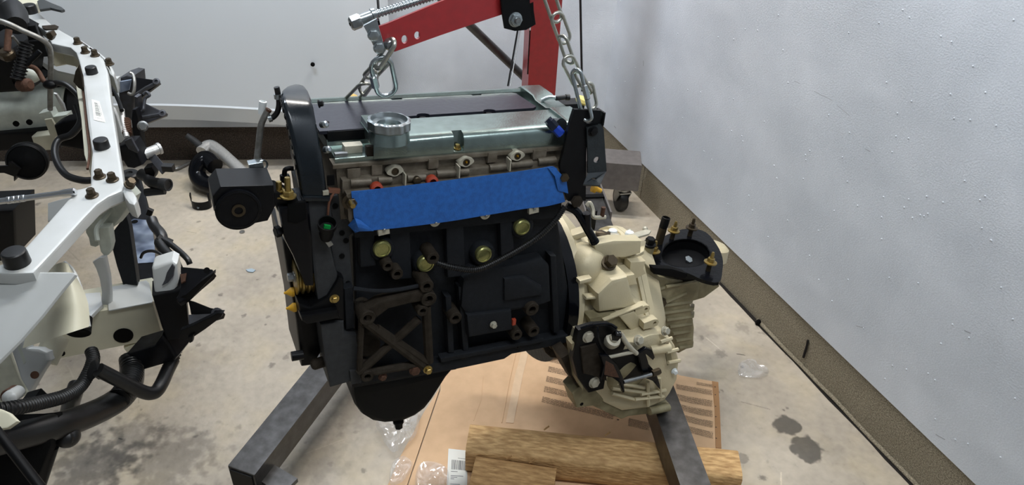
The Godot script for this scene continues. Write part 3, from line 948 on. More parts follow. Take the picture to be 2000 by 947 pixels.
	# --- valve cover
	var full := [0.0, 0.0, 0.001, 0.010, 0.0, 0.026, -0.0025, 0.033, -0.008, 0.0375, -0.018, 0.0395, -0.088, 0.0405, -0.092, 0.039, -0.094, 0.024, -0.212, 0.024, -0.214, 0.037, -0.219, 0.0415, -0.226, 0.041, -0.238, 0.030, -0.240, 0.0]
	var pocket := [0.0, 0.0, 0.001, 0.006, -0.002, 0.008, -0.014, 0.009, -0.017, 0.0395, -0.088, 0.0405, -0.092, 0.039, -0.094, 0.024, -0.212, 0.024, -0.214, 0.037, -0.219, 0.0415, -0.226, 0.041, -0.238, 0.030, -0.240, 0.0]
	var openz := [0.0, 0.0, 0.0, 0.010, -0.004, 0.012, -0.060, 0.010, -0.064, 0.020, -0.212, 0.022, -0.214, 0.037, -0.219, 0.0415, -0.226, 0.041, -0.238, 0.030, -0.240, 0.0]
	var cov := put("valve_cover", loft([prof(full, 0.066), prof(full, 0.213)]), M["cover_metal"], e, 32.0)
	put("cover_section", loft([prof(full, 0.232), prof(full, 0.452)]), M["cover_metal"], cov, 32.0)
	put("bolt_pocket", loft([prof(pocket, 0.213), prof(pocket, 0.232)]), M["cover_metal"], cov, 32.0)
	put("cover_bolt", hexa(V(0.2225, 0.009, -0.007), V(0, 1, 0.1), 0.005, 0.008, 0.0075), M["gold_zinc"], cov)
	put("open_gallery", loft([prof(openz, 0.0), prof(openz, 0.066)]), M["cover_metal"], cov, 32.0, "dark open cut-out at the timing end of the valve cover")
	put("gallery_block", bx(V(0.036, 0.017, -0.028), Vector3(0.032, 0.016, 0.022), Basis(), 0.003), M["pale_alloy"], cov)
	put("gallery_block", bx(V(0.060, 0.019, -0.006), Vector3(0.012, 0.018, 0.012), Basis(), 0.002), M["brown_iron"], cov)
	put("gallery_block", bx(V(0.012, 0.014, -0.010), Vector3(0.022, 0.008, 0.010), Basis(), 0.002), M["steel"], cov)
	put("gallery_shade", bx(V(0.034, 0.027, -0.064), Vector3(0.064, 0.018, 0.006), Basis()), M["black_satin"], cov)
	# raised rear end of the cover
	var endp := [0.001, 0.0, 0.002, 0.012, 0.0, 0.032, -0.005, 0.041, -0.014, 0.0455, -0.085, 0.046, -0.100, 0.0405, -0.150, 0.0405, -0.165, 0.046, -0.225, 0.046, -0.237, 0.040, -0.242, 0.028, -0.243, 0.0]
	var ring2 := prof(endp, 0.492)
	var sm := PackedVector3Array()
	for p in ring2: sm.append(Vector3(p.x + 0.008, p.y * 0.82, lerpf(p.z, -0.12, 0.05)))
	var r0 := PackedVector3Array()
	for p in prof(endp, 0.446): r0.append(Vector3(p.x, p.y * 0.97, lerpf(p.z, -0.12, 0.02)))
	var endc := put("cover_end", loft([r0, prof(endp, 0.452), ring2, sm]), M["cover_metal"], cov, 44.0)
	put("end_pocket", lathe([0.0125, -0.03, 0.0125, 0.0012, 0.010, 0.0014], E(1096, 244, -0.005), V(0.1, 0.35, 1), 20), M["cover_dark"], cov)
	# black plug-well plate
	var pl := PackedVector3Array([V(-0.012, 0.037, -0.064), V(0.074, 0.037, -0.064), V(0.078, 0.037, -0.108), V(0.160, 0.037, -0.110)])
	for c in [0.192, 0.328]:
		for i in 7:
			var a := PI * i / 6.0
			pl.append(V(c - cos(a) * 0.013, 0.037, -0.111 - sin(a) * 0.010))
	pl.append_array(PackedVector3Array([V(0.424, 0.037, -0.112), V(0.434, 0.037, -0.120), V(0.428, 0.037, -0.205), V(0.420, 0.037, -0.211), V(0.352, 0.037, -0.211), V(0.350, 0.037, -0.205), V(0.330, 0.037, -0.205), V(0.328, 0.037, -0.211), V(0.182, 0.037, -0.211), V(0.180, 0.037, -0.205), V(0.160, 0.037, -0.205), V(0.158, 0.037, -0.211), V(-0.012, 0.037, -0.211)]))
	put("plug_cover_plate", prism(pl, V(0, -0.006, 0)), M["plate_black"], e, 40.0, "flat black spark plug cover plate")
	put("plate_screw", lathe([0.007, 0, 0.007, 0.003, 0.004, 0.004], V(0.192, 0.029, -0.112), Vector3.UP, 14), M["black_satin"], e)
	put("plate_screw", lathe([0.007, 0, 0.007, 0.003, 0.004, 0.004], V(0.328, 0.029, -0.112), Vector3.UP, 14), M["black_satin"], e)
	put("plate_slot", lathe([0.006, 0, 0.006, 0.0008], V(0.008, 0.037, -0.105), Vector3.UP, 14), M["hole_black"], e)
	# oil filler neck on its raised saddle
	var sad := []
	for i in range(0, full.size(), 2): sad.append_array([maxf(full[i], -0.088) if full[i] > -0.089 else -0.088 - i * 0.00002, full[i + 1] * 1.30])
	var s1 := sad.slice(0, 14) + [-0.09, 0.0]
	var sr := [prof(s1, 0.067), prof(s1, 0.124), prof(s1, 0.128)]
	for i in sr[2].size(): sr[2][i] = Vector3(0.131, sr[2][i].y * 0.86, sr[2][i].z * 0.98 - 0.001)
	put("filler_saddle", loft(sr), M["cover_metal"], cov, 36.0)
	var nk := EY(760, 232, 0.078); nk.y = 0.028
	var neck := put("filler_neck", lathe([0.036, 0.012, 0.0345, 0.026, 0.0325, 0.032, 0.0325, 0.036], nk, Vector3.UP, 32), M["cover_metal"], cov)
	var rr := []
	var ro := PackedVector3Array(); var ri := PackedVector3Array()
	for i in 60:
		var a := TAU * i / 60.0
		var k := 0.0365 + 0.0012 * cos(a * 10.0)
		ro.append(V(cos(a) * k, 0, sin(a) * k)); ri.append(V(cos(a) * (k - 0.003), 0, sin(a) * (k - 0.003)))
	rr = [off(ri, nk + V(0, 0.032, 0)), off(ro, nk + V(0, 0.035, 0)), off(ro, nk + V(0, 0.0485, 0)), off(ri, nk + V(0, 0.0505, 0)),
		circ(nk + V(0, 0.0805, 0), Vector3.UP, 0.031, 60), circ(nk + V(0, 0.072, 0), Vector3.UP, 0.0285, 60), circ(nk + V(0, 0.071, 0), Vector3.UP, 0.0205, 60), circ(nk + V(0, 0.064, 0), Vector3.UP, 0.019, 60), circ(nk + V(0, 0.040, 0), Vector3.UP, 0.019, 60)]
	for i in range(4, 9):
		var q := PackedVector3Array()
		var r: float = [0.031, 0.0285, 0.0205, 0.019, 0.019][i - 4]
		var h: float = [0.0505, 0.043, 0.042, 0.036, 0.016][i - 4]
		for j in 60: q.append(nk + V(cos(TAU * j / 60.0) * r, h, sin(TAU * j / 60.0) * r))
		rr[i] = q
	put("filler_ring", loft(rr), M["zinc"], neck, 34.0, "open bright metal oil filler ring with a lobed rim")
	# fitting and hoses at the rear end
	var fa := E(1072, 236, 0.004); var fb := E(1101, 268, 0.024)
	var fd := (fb - fa).normalized()
	var fit := put("hose_fitting", lathe([0.008, -0.004, 0.008, 0.001, 0.0095, 0.002, 0.0095, 0.017, 0.0075, 0.019], fa, fd, 6, 0.3), M["black_fitting"], cov)
	put("fitting_cap", lathe([0.0075, 0.018, 0.009, 0.020, 0.009, 0.034, 0.007, 0.036], fa, fd, 6, 0.3), M["blue_fitting"], fit, 40.0, "blue end of the hose fitting")
	put("breather_pipe", tube(curve(PackedVector3Array([EY(1058, 196, 0.043), EY(1072, 190, 0.05), EY(1090, 191, 0.05)])), 0.0042, 10), M["zinc"], cov)
	put("breather_hose", tube(PackedVector3Array([EY(1086, 192, 0.05), EY(1104, 190, 0.05), EY(1105, 190, 0.05), EY(1112, 190, 0.05)]), [0.0048, 0.0048, 0.0066, 0.0066], 12), M["black_rubber"], cov)
	put("cream_cap", lathe([0.013, 0, 0.015, 0.004, 0.012, 0.010, 0.006, 0.012], E(1136, 200, -0.12), V(0.2, 1, 0.2), 18), M["cream_paper"], e, 40.0, "cream coloured cap behind the lifting bracket")
	put("rear_bracket_base", bx(EY(1110, 205, 0.012), Vector3(0.06, 0.018, 0.04), Basis(), 0.003), M["black_satin"], e)
	put("lifting_eye", lathe([0.009, -0.004, 0.0105, 0.0, 0.009, 0.004], E(690, 191, -0.25), V(0.2, 1, 0.3), 16), M["gold_zinc"], e)
	# --- timing end
	var st := [[594, 392, 643, 392, 0.014], [590, 375, 642, 375, 0.014], [584, 335, 638, 339, 0.012], [577, 300, 634, 310, 0.008], [568, 262, 629, 280, -0.002], [560, 225, 623, 240, -0.016], [553, 200, 617, 208, -0.034], [550, 185, 612, 190, -0.056], [552, 174, 606, 175, -0.085], [560, 168, 599, 166, -0.115], [566, 166, 592, 164, -0.145]]
	var rl := PackedVector3Array(); var rt := PackedVector3Array()
	for s in st: rl.append(E(s[0], s[1], s[4])); rt.append(E(s[2], s[3], s[4]))
	for q in [[0.075, -0.19], [0.03, -0.225], [-0.03, -0.24], [-0.08, -0.24]]:
		rl.append(V(-0.030, q[0], q[1])); rt.append(V(-0.012, q[0], q[1]))
	var lc := Vector3.ZERO
	for p in rl: lc += p
	lc /= rl.size()
	var tr := []
	for k in 5:
		var ring := PackedVector3Array()
		for p in rl: ring.append(p + V(-0.004 + 0.010 * k / 4.0 * k / 4.0, 0, 0) + (lc - p).normalized() * (0.016 * pow(1.0 - k / 4.0, 2.0)))
		tr.append(ring)
	for k in 5:
		var ring := PackedVector3Array()
		for p in rt: ring.append(p + V(-0.012 * pow(1.0 - k / 4.0, 2.0), 0, 0) + (lc - p).normalized() * (0.012 * pow(k / 4.0, 2.0)))
		tr.append(ring)
	var tc := put("timing_cover", loft(tr), M["timing_gloss"], e, 44.0)
	for i in 10:
		var a: Vector3 = rl[2 + i * 0.6].lerp(rl[mini(3 + int(i * 0.6), 10)], fmod(i * 0.6, 1.0))
		put("cooling_slat", bx(a.lerp(lc, 0.13) + V(-0.0036, 0, 0), Vector3(0.002, 0.006, 0.010), Basis()), M["black_satin"], tc)
	for c in [[636, 243, -0.012], [642, 292, -0.006], [648, 376, 0.006]]:
		put("cover_clip", lathe([0.006, -0.012, 0.006, 0.0, 0.004, 0.002, 0.003, 0.004], E(c[0], c[1], c[2]), V(0.3, 0.4, 1), 14), M["zinc"], tc)
	put("cam_bolt", hexa(E(622, 203, -0.05), V(0.9, 0.2, 0.3), 0.005, 0.008, 0.007), M["black_satin"], tc)
	put("seam_lip", prism(ES([592, 384, 645, 384, 646, 394, 593, 394], 0.018), V(0, 0, -0.03), 0.002), M["timing_gloss"], tc)
	var lowc := put("lower_timing_cover", prism(ES([597, 392, 645, 392, 650, 430, 646, 480, 655, 520, 663, 545, 654, 570, 622, 597, 613, 540, 605, 450], 0.010), V(0, 0, -0.14), 0.005), M["timing_grey"], e)
	put("rear_plate", prism(ES([640, 385, 664, 380, 668, 405, 690, 418, 690, 455, 682, 462, 686, 520, 690, 565, 658, 550, 646, 480, 650, 430], -0.004), V(0, 0, -0.02), 0.003), M["timing_grey"], lowc)
	for c in [[668, 455], [676, 470], [668, 500], [680, 553], [655, 402]]:
		put("plate_hole", lathe([0.005, -0.004, 0.005, 0.001, 0.0035, 0.0012], E(c[0], c[1], -0.003), zf, 12), M["hole_black"], lowc)
	put("copper_clip", bx(E(652, 372, 0.012), Vector3(0.020, 0.008, 0.008), Basis(zf, -0.2), 0.001), M["copper"], lowc)
	put("copper_wire", tube(curve(E3([652, 376, 0.014, 643, 395, 0.016, 640, 425, 0.014])), 0.0022, 8), M["copper"], lowc)
	put("clip_pad", bx(E(636, 376, 0.014), Vector3(0.010, 0.008, 0.006), Basis(), 0.001), M["pale_alloy"], lowc)
	put("head_notch", bx(E(646, 352, 0.004), Vector3(0.012, 0.018, 0.004), Basis()), M["hole_black"], lowc)
	# crank sensor connector: an open black shell with a green insert
	var so := E(638, 452, 0.030); var sx := (E(640, 428, 0.044) - so).normalized()
	var sh := put("sensor_connector", lathe([0.010, -0.018, 0.0125, -0.006, 0.0125, 0.008, 0.0155, 0.012, 0.0165, 0.024, 0.0145, 0.024, 0.0125, 0.010, 0.0, 0.010], so, sx, 3 * 6, 0.4), M["black_plastic"], e)
	put("connector_pin", bx(so + sx * 0.0135, Vector3(0.011, 0.006, 0.006), Basis(zf, -0.3)), M["green_pin"], sh, 40.0, "green insert of the connector")
	put("connector_tail", bx(so - sx * 0.024 + V(0.004, -0.004, 0), Vector3(0.010, 0.018, 0.008), Basis(zf, 0.5), 0.002), M["steel"], sh)
	# lower covers, pulley, brackets at the timing end
	var low := put("crank_cover", prism(ES([552, 470, 561, 530, 568, 566, 579, 628, 589, 717, 612, 714, 627, 690, 624, 600, 606, 560, 598, 470], -0.030), V(0, 0, -0.14), 0.006), M["black_satin"], e)
	put("cover_nub", lathe([0.0095, 0, 0.0095, 0.022], E(592, 692, -0.02), V(-1, 0, 0), 14), M["black_satin"], low)
	for c in [[572, 570], [576, 600]]:
		put("yellow_plug", lathe([0.0085, -0.002, 0.009, 0.003, 0.007, 0.006, 0.003, 0.012, 0.002, 0.016], E(c[0], c[1], -0.02), V(-1, 0.02, 0), 14), M["yellow_cap"], low, 40.0, "yellow plug on the side of the engine")
	var pc := E(598, 556, 0.012)
	var pp := []
	for i in 13: pp.append_array([0.034 if i % 4 < 2 else 0.0295, -0.015 + i * 0.0025])
	put("ribbed_pulley", lathe([0.02, -0.017] + pp + [0.02, 0.017], pc - V(0, 0, 0.034), V(1, 0, 0), 36), M["gold_zinc"], e, 30.0, "grooved gold coloured belt pulley")
	put("pulley_bolt", hexa(E(577, 540, -0.01), V(-1, 0, 0), 0.008, 0.014, 0.011), M["steel"], e)
	var tb := put("tensioner_bracket", prism(ES([583, 592, 606, 600, 640, 580, 657, 552, 662, 540, 672, 545, 674, 628, 655, 624, 600, 632, 588, 625], 0.018), V(0, 0, -0.06), 0.005), M["black_satin"], e)
	put("bracket_lip", prism(ES([588, 618, 660, 606, 664, 622, 600, 634, 590, 628], 0.032), V(0, 0, -0.03), 0.004), M["black_satin"], tb)
	put("bracket_bolt", hexa(E(653, 583, 0.018), zf, 0.006, 0.007, 0.009), M["gold_zinc"], tb)
	var gc := put("oil_pump_cover", prism(ES([626, 634, 672, 628, 673, 652, 697, 655, 704, 738, 692, 744, 645, 757, 634, 700], 0.022), V(0, 0, -0.08), 0.004), M["timing_grey"], e)
	put("cover_step", prism(ES([683, 725, 704, 722, 706, 748, 686, 752], 0.028), V(0, 0, -0.05), 0.003), M["timing_grey"], gc)
	put("pump_nub", lathe([0.011, -0.01, 0.011, 0.016, 0.008, 0.020], E(628, 707, -0.01), V(-1, 0, 0.2), 16), M["brown_iron"], gc)
	put("pump_disc", lathe([0.026, -0.03, 0.026, 0.006, 0.020, 0.010], E(716, 672, 0.004), zf, 24), M["brown_iron"], e)
	put("block_stay", prism(ES([672, 565, 690, 560, 694, 640, 676, 645], 0.016), V(0, 0, -0.03), 0.004), M["black_iron"], e)
	# --- accessory bracket with its cross
	var ab := put("accessory_bracket", tube(E3([712, 628, 0.038, 834, 720, 0.038]), 0.0085, 8), M["brown_iron"], e)
	for b in [[735, 640, 835, 708, 0.0085], [818, 622, 700, 728, 0.0085], [832, 596, 838, 706, 0.0095], [722, 727, 830, 708, 0.008], [706, 622, 702, 722, 0.006]]:
		put("bracket_bar", tube(PackedVector3Array([E(b[0], b[1], 0.036), E(b[2], b[3], 0.036)]), b[4], 8), M["brown_iron"], ab)
	put("bracket_arm", prism(ES([716, 606, 738, 590, 780, 578, 832, 566, 838, 588, 800, 594, 760, 604, 728, 628, 714, 630], 0.044), V(0, 0, -0.03), 0.006), M["brown_iron"], ab)
	put("bracket_arm", tube(curve(E3([690, 563, 0.03, 730, 568, 0.034, 775, 566, 0.036, 822, 557, 0.036])), 0.0042, 8), M["black_iron"], ab)
	for c in [[718, 622, 0.016], [838, 585, 0.016], [834, 560, 0.014], [826, 608, 0.012], [718, 736, 0.013]]:
		holed_boss(c[0], c[1], 0.048, c[2], 0.05, M["brown_iron"], ab, "bracket_boss")
	put("bracket_bolt", hexa(E(835, 721, 0.046), zf, 0.007, 0.010, 0.0095), M["gold_zinc"], ab, 40.0, "gold bolt of the accessory bracket")
	put("bracket_bolt", hexa(E(810, 722, 0.040), zf, 0.010, 0.008, 0.012), M["rust"], ab)
	put("bracket_bolt", hexa(E(747, 735, 0.034), zf, 0.0065, 0.008, 0.009), M["rust"], ab)
	# --- engine mount
	var mc := E(466, 411, 0.03)
	var mt := put("engine_mount", lathe([0.033, -0.085, 0.0343, -0.083, 0.0343, -0.004, 0.0330, 0.0, 0.0308, 0.0005, 0.030, -0.002, 0.0115, -0.002, 0.0115, -0.02, 0.0, -0.02], mc, zf, 44), M["black_satin"], e, 30.0, "round black engine mount")
	put("mount_sleeve", lathe([0.0108, -0.02, 0.0108, 0.002, 0.0068, 0.002, 0.0064, -0.04, 0.0, -0.04], mc, zf, 26), M["bronze_bolt"], mt, 40.0, "dull steel sleeve in the mount")
	put("mount_ring", lathe([0.0344, -0.006, 0.0358, -0.005, 0.0358, -0.0015, 0.0340, -0.0005, 0.0316, -0.001], mc, zf, 44), M["black_gloss"], mt)
	put("mount_body", prism(PackedVector3Array([mc + V(-0.0365, 0.0, -0.006), mc + V(-0.0365, 0.026, -0.006), mc + V(-0.023, 0.042, -0.006), mc + V(0.058, 0.036, -0.006), mc + V(0.058, -0.004, -0.006), mc + V(0.045, -0.028, -0.006), mc + V(0.0, -0.033, -0.006)]), V(0, 0, -0.075), 0.003), M["black_satin"], mt)
	put("mount_arm", prism(ES([506, 372, 545, 376, 604, 404, 606, 440, 560, 446, 538, 404, 520, 412, 508, 436, 496, 420], 0.012), V(0, 0, -0.055), 0.005), M["black_satin"], mt)
	var pb := put("pillar_bracket", prism(ES([543, 404, 604, 396, 609, 450, 614, 560, 596, 560, 572, 500, 556, 470, 550, 440], 0.020), V(0, 0, -0.07), 0.006), M["black_gloss"], e)
	put("pillar_pocket", prism(ES([562, 398, 598, 394, 600, 428, 580, 437, 562, 434], 0.0225), V(0, 0, -0.01), 0.003), M["hole_black"], pb)
	put("pillar_bolt", hexa(E(550, 450, 0.0), V(-1, 0, 0.3), 0.010, 0.012), M["black_satin"], pb)
	for c in [[546, 378, 0.0], [563, 380, 0.016]]:
		var so2 := E(c[0], c[1] + 4, c[2])
		put("mount_nut", hexa(so2, Vector3.UP, 0.0095, 0.012, 0.0135), M["gold_zinc"], mt, 40.0, "gold nut on the mount stud")
		put("mount_stud", lathe([0.0052, 0, 0.0052, 0.022 if c[0] > 550 else 0.014, 0.004, 0.025 if c[0] > 550 else 0.016], so2 + V(0, 0.01, 0), Vector3.UP, 12), M["gold_zinc"], mt)
	put("hose_union", tube(curve(E3([556, 356, -0.03, 556, 334, -0.03, 563, 329, -0.03, 573, 329, -0.03]), 4), 0.0042, 10), M["black_satin"], mt)
	put("union_nut", hexa(E(557, 356, -0.03), Vector3.UP, 0.009, 0.014, 0.0), M["black_satin"], mt)
	# water pipe rising behind the mount, with its short hose
	var wp := put("water_pipe", tube(curve(E3([499, 335, -0.08, 501, 318, -0.08, 505, 285, -0.08, 508, 256, -0.08, 512, 238, -0.08, 524, 214, -0.08]), 4), 0.0054, 14), M["pipe_grey"], e, 30.0, "narrow grey metal water pipe standing up")
	put("pipe_mouth", lathe([0.0056, -0.004, 0.0057, 0.0, 0.004, 0.0, 0.0038, -0.008, 0.0, -0.008], E(525, 213, -0.08), (E(525, 213, -0.08) - E(516, 230, -0.08)).normalized(), 16), M["rust"], wp)
	put("short_hose", tube(curve(E3([524, 231, -0.08, 533, 229, -0.08, 542, 218, -0.08, 545, 200, -0.08, 542, 178, -0.08, 540, 170, -0.08]), 5), 0.0048, 12), M["black_rubber"], wp, 40.0, "short black hose on the pipe")
	put("hose_clip", lathe([0.0066, -0.004, 0.0066, 0.004], E(543, 188, -0.08), (E(542, 180, -0.08) - E(544, 196, -0.08)).normalized(), 14), M["zinc"], wp)
	put("hose_clip", lathe([0.0066, -0.003, 0.0066, 0.003], E(527, 231, -0.08), V(1, 0.3, 0), 14), M["zinc"], wp)
	put("white_stub", lathe([0.0065, 0, 0.0065, 0.022, 0.0045, 0.0225, 0.004, 0.014, 0.0, 0.014], E(511, 222, -0.12), E(514, 196, -0.12) - E(511, 222, -0.12), 16), M["paper_white"], wp, 40.0, "short white tube behind the pipe")
	put("pipe_saddle", bx(E(500, 326, -0.065), Vector3(0.024, 0.022, 0.02), Basis(zf, 0.1), 0.002), M["zinc"], wp)
	put("saddle_loop", tube(curve(PackedVector3Array(circ(E(513, 322, -0.06), V(0.2, 0.1, 1), 0.008, 10)), 2, true), 0.0018, 6, true), M["zinc"], wp)
	# --- lifting bracket at the gearbox end
	var lb := put("lifting_bracket", plate(ES([1122, 214, 1173, 216, 1174, 240, 1146, 252, 1144, 392, 1110, 393, 1097, 363, 1094, 321, 1103, 288, 1109, 255, 1117, 229], 0.030), [ES([1143, 238, 1145, 233, 1155, 232, 1158, 238, 1152, 241, 1146, 241], 0.030)], V(0, 0, -0.008)), M["black_satin"], e)
	put("bracket_bolt", hexa(E(1124, 391, 0.030), zf, 0.0125, 0.010, 0.0), M["brown_iron"], lb, 40.0)
	put("bracket_bolt", hexa(E(1100, 345, 0.030), zf, 0.009, 0.008, 0.0), M["bronze_bolt"], lb)
	put("edge_flange", bx(E(1172, 228, 0.020), Vector3(0.004, 0.026, 0.03), Basis(), 0.001), M["black_satin"], lb)
	var l2 := put("stay_bracket", plate(ES([1146, 250, 1174, 243, 1179, 252, 1185, 334, 1173, 347, 1148, 338, 1148, 300], 0.036), [circ(E(1165, 312, 0.036), zf, 0.0062, 16)], V(0, 0, -0.004)), M["cover_dark"], e, 40.0, "grey green drilled steel stay")
	var fo := E(1160, 344, 0.036)
	put("stay_foot", plate(PackedVector3Array([E(1148, 338, 0.036), E(1184, 335, 0.036), EY(1172, 362, fo.y - 0.006), EY(1139, 360, fo.y - 0.006)]), [circ((E(1148, 338, 0.036) + E(1184, 335, 0.036) + EY(1172, 362, fo.y - 0.006) + EY(1139, 360, fo.y - 0.006)) / 4.0, Vector3.UP, 0.0048, 14)], V(0, -0.003, -0.001)), M["cover_dark"], l2)
	put("stay_bolt", hexa(E(1158, 256, 0.036), zf, 0.008, 0.007, 0.0105), M["black_satin"], l2)
	put("yellow_plug", lathe([0.009, 0, 0.009, 0.008, 0.005, 0.010, 0.0045, 0.020], E(1157, 366, 0.03), V(0.9, -0.35, 0.3), 14), M["yellow_cap"], l2, 40.0, "yellow plug under the steel stay")
	# black pipe stub hanging from the rear of the head
	var hp := put("pipe_stub", tube(curve(E3([1106, 402, 0.02, 1125, 412, 0.03, 1138, 430, 0.04, 1150, 452, 0.045, 1162, 472, 0.05]), 5), 0.0085, 14), M["black_gloss"], e)
	put("pipe_branch", tube(E3([1148, 447, 0.045, 1147, 425, 0.045, 1146, 416, 0.045]), [0.0075, 0.0075, 0.0085], 12), M["black_gloss"], hp)
	put("pipe_mouth", lathe([0.0094, -0.006, 0.0094, 0.001, 0.0068, 0.001, 0.0065, -0.006, 0.0, -0.006], E(1162, 473, 0.05), (E(1162, 473, 0.05) - E(1152, 455, 0.046)).normalized(), 16), M["black_gloss"], hp)
	rebase(e, V(0.10, -0.655, -0.10))
	build_tape()

func build_tape():
	# masking tape over the ports: four runs, wavy where it bridges between them
	var top := [686, 374, 720, 371, 790, 363, 870, 353, 950, 343, 1020, 334, 1060, 328, 1078, 325, 1088, 329]
	var low := [694, 452, 726, 450, 795, 443, 873, 433, 952, 420, 1024, 408, 1066, 403, 1096, 396, 1104, 394]
	var rows := []
	for i in 9:
		var k := i / 8.0
		var row := PackedVector3Array()
		for j in 9:
			row.append(E(lerpf(top[j * 2], low[j * 2], k), lerpf(top[j * 2 + 1], low[j * 2 + 1], k), 0.0285 + 0.0015 * sin(j * 2.1 + k * 3.0) * sin(k * PI)))
		rows.append(curve(row, 4))
	var t := PackedVector3Array()
	t.append_array(sheet(rows, 0.0012, Vector3(0, 0, 1)))
	var o := thing("masking_tape", "wide strip of blue masking tape over the intake ports of the engine", "tape")
	o.transform = FT
	put("tape_strip", t, M["blue_tape"], o, 50.0)
	var f := []
	for i in 4:
		var k := i / 3.0
		f.append(PackedVector3Array([E(lerpf(680, 694, k), lerpf(440, 455, k), 0.022), E(lerpf(693, 702, k), lerpf(426, 452, k), 0.033 + 0.004 * sin(k * PI)), E(lerpf(704, 730, k), lerpf(430, 451, k), 0.031)]))
	put("folded_corner", sheet(f, 0.001, Vector3(0, 0, 1)), M["blue_tape"], o, 60.0)
	var g := []
	for i in 4:
		var k := i / 3.0
		g.append(PackedVector3Array([E(lerpf(1070, 1086, k), lerpf(327, 330, k), 0.031), E(lerpf(1084, 1106, k), lerpf(345, 350, k), 0.034), E(lerpf(1090, 1110, k), lerpf(372, 378, k), 0.030)]))
	put("folded_corner", sheet(g, 0.001, Vector3(0, 0, 1)), M["blue_tape"], o, 60.0)
	rebase(o, E(695, 453, 0.028))

# ---------------------------------------------------------------- gearbox (same frame as the engine)
func hull_ring(x: float, ay: float, az: float, ar: float, by: float, bz: float, br: float, n := 40) -> PackedVector3Array:
	var pts := PackedVector2Array()
	for i in 36:
		var a := TAU * i / 36.0
		pts.append(Vector2(ay + cos(a) * ar, az + sin(a) * ar))
		pts.append(Vector2(by + cos(a) * br, bz + sin(a) * br))
	var h := Geometry2D.convex_hull(pts)
	h.remove_at(h.size() - 1)
	# even steps round the outline, from the same direction every time
	var c := Vector2((ay + by) / 2, (az + bz) / 2)
	var out := PackedVector3Array()
	for i in n:
		var d := Vector2.from_angle(TAU * i / n)
		for j in h.size():
			var q = Geometry2D.segment_intersects_segment(c, c + d * 2.0, h[j], h[(j + 1) % h.size()])
			if q != null:
				out.append(Vector3(x, q.x, q.y)); break
		if out.size() <= i: out.append(out[-1] if i > 0 else Vector3(x, c.x + d.x * ar, c.y + d.y * ar))
	return out

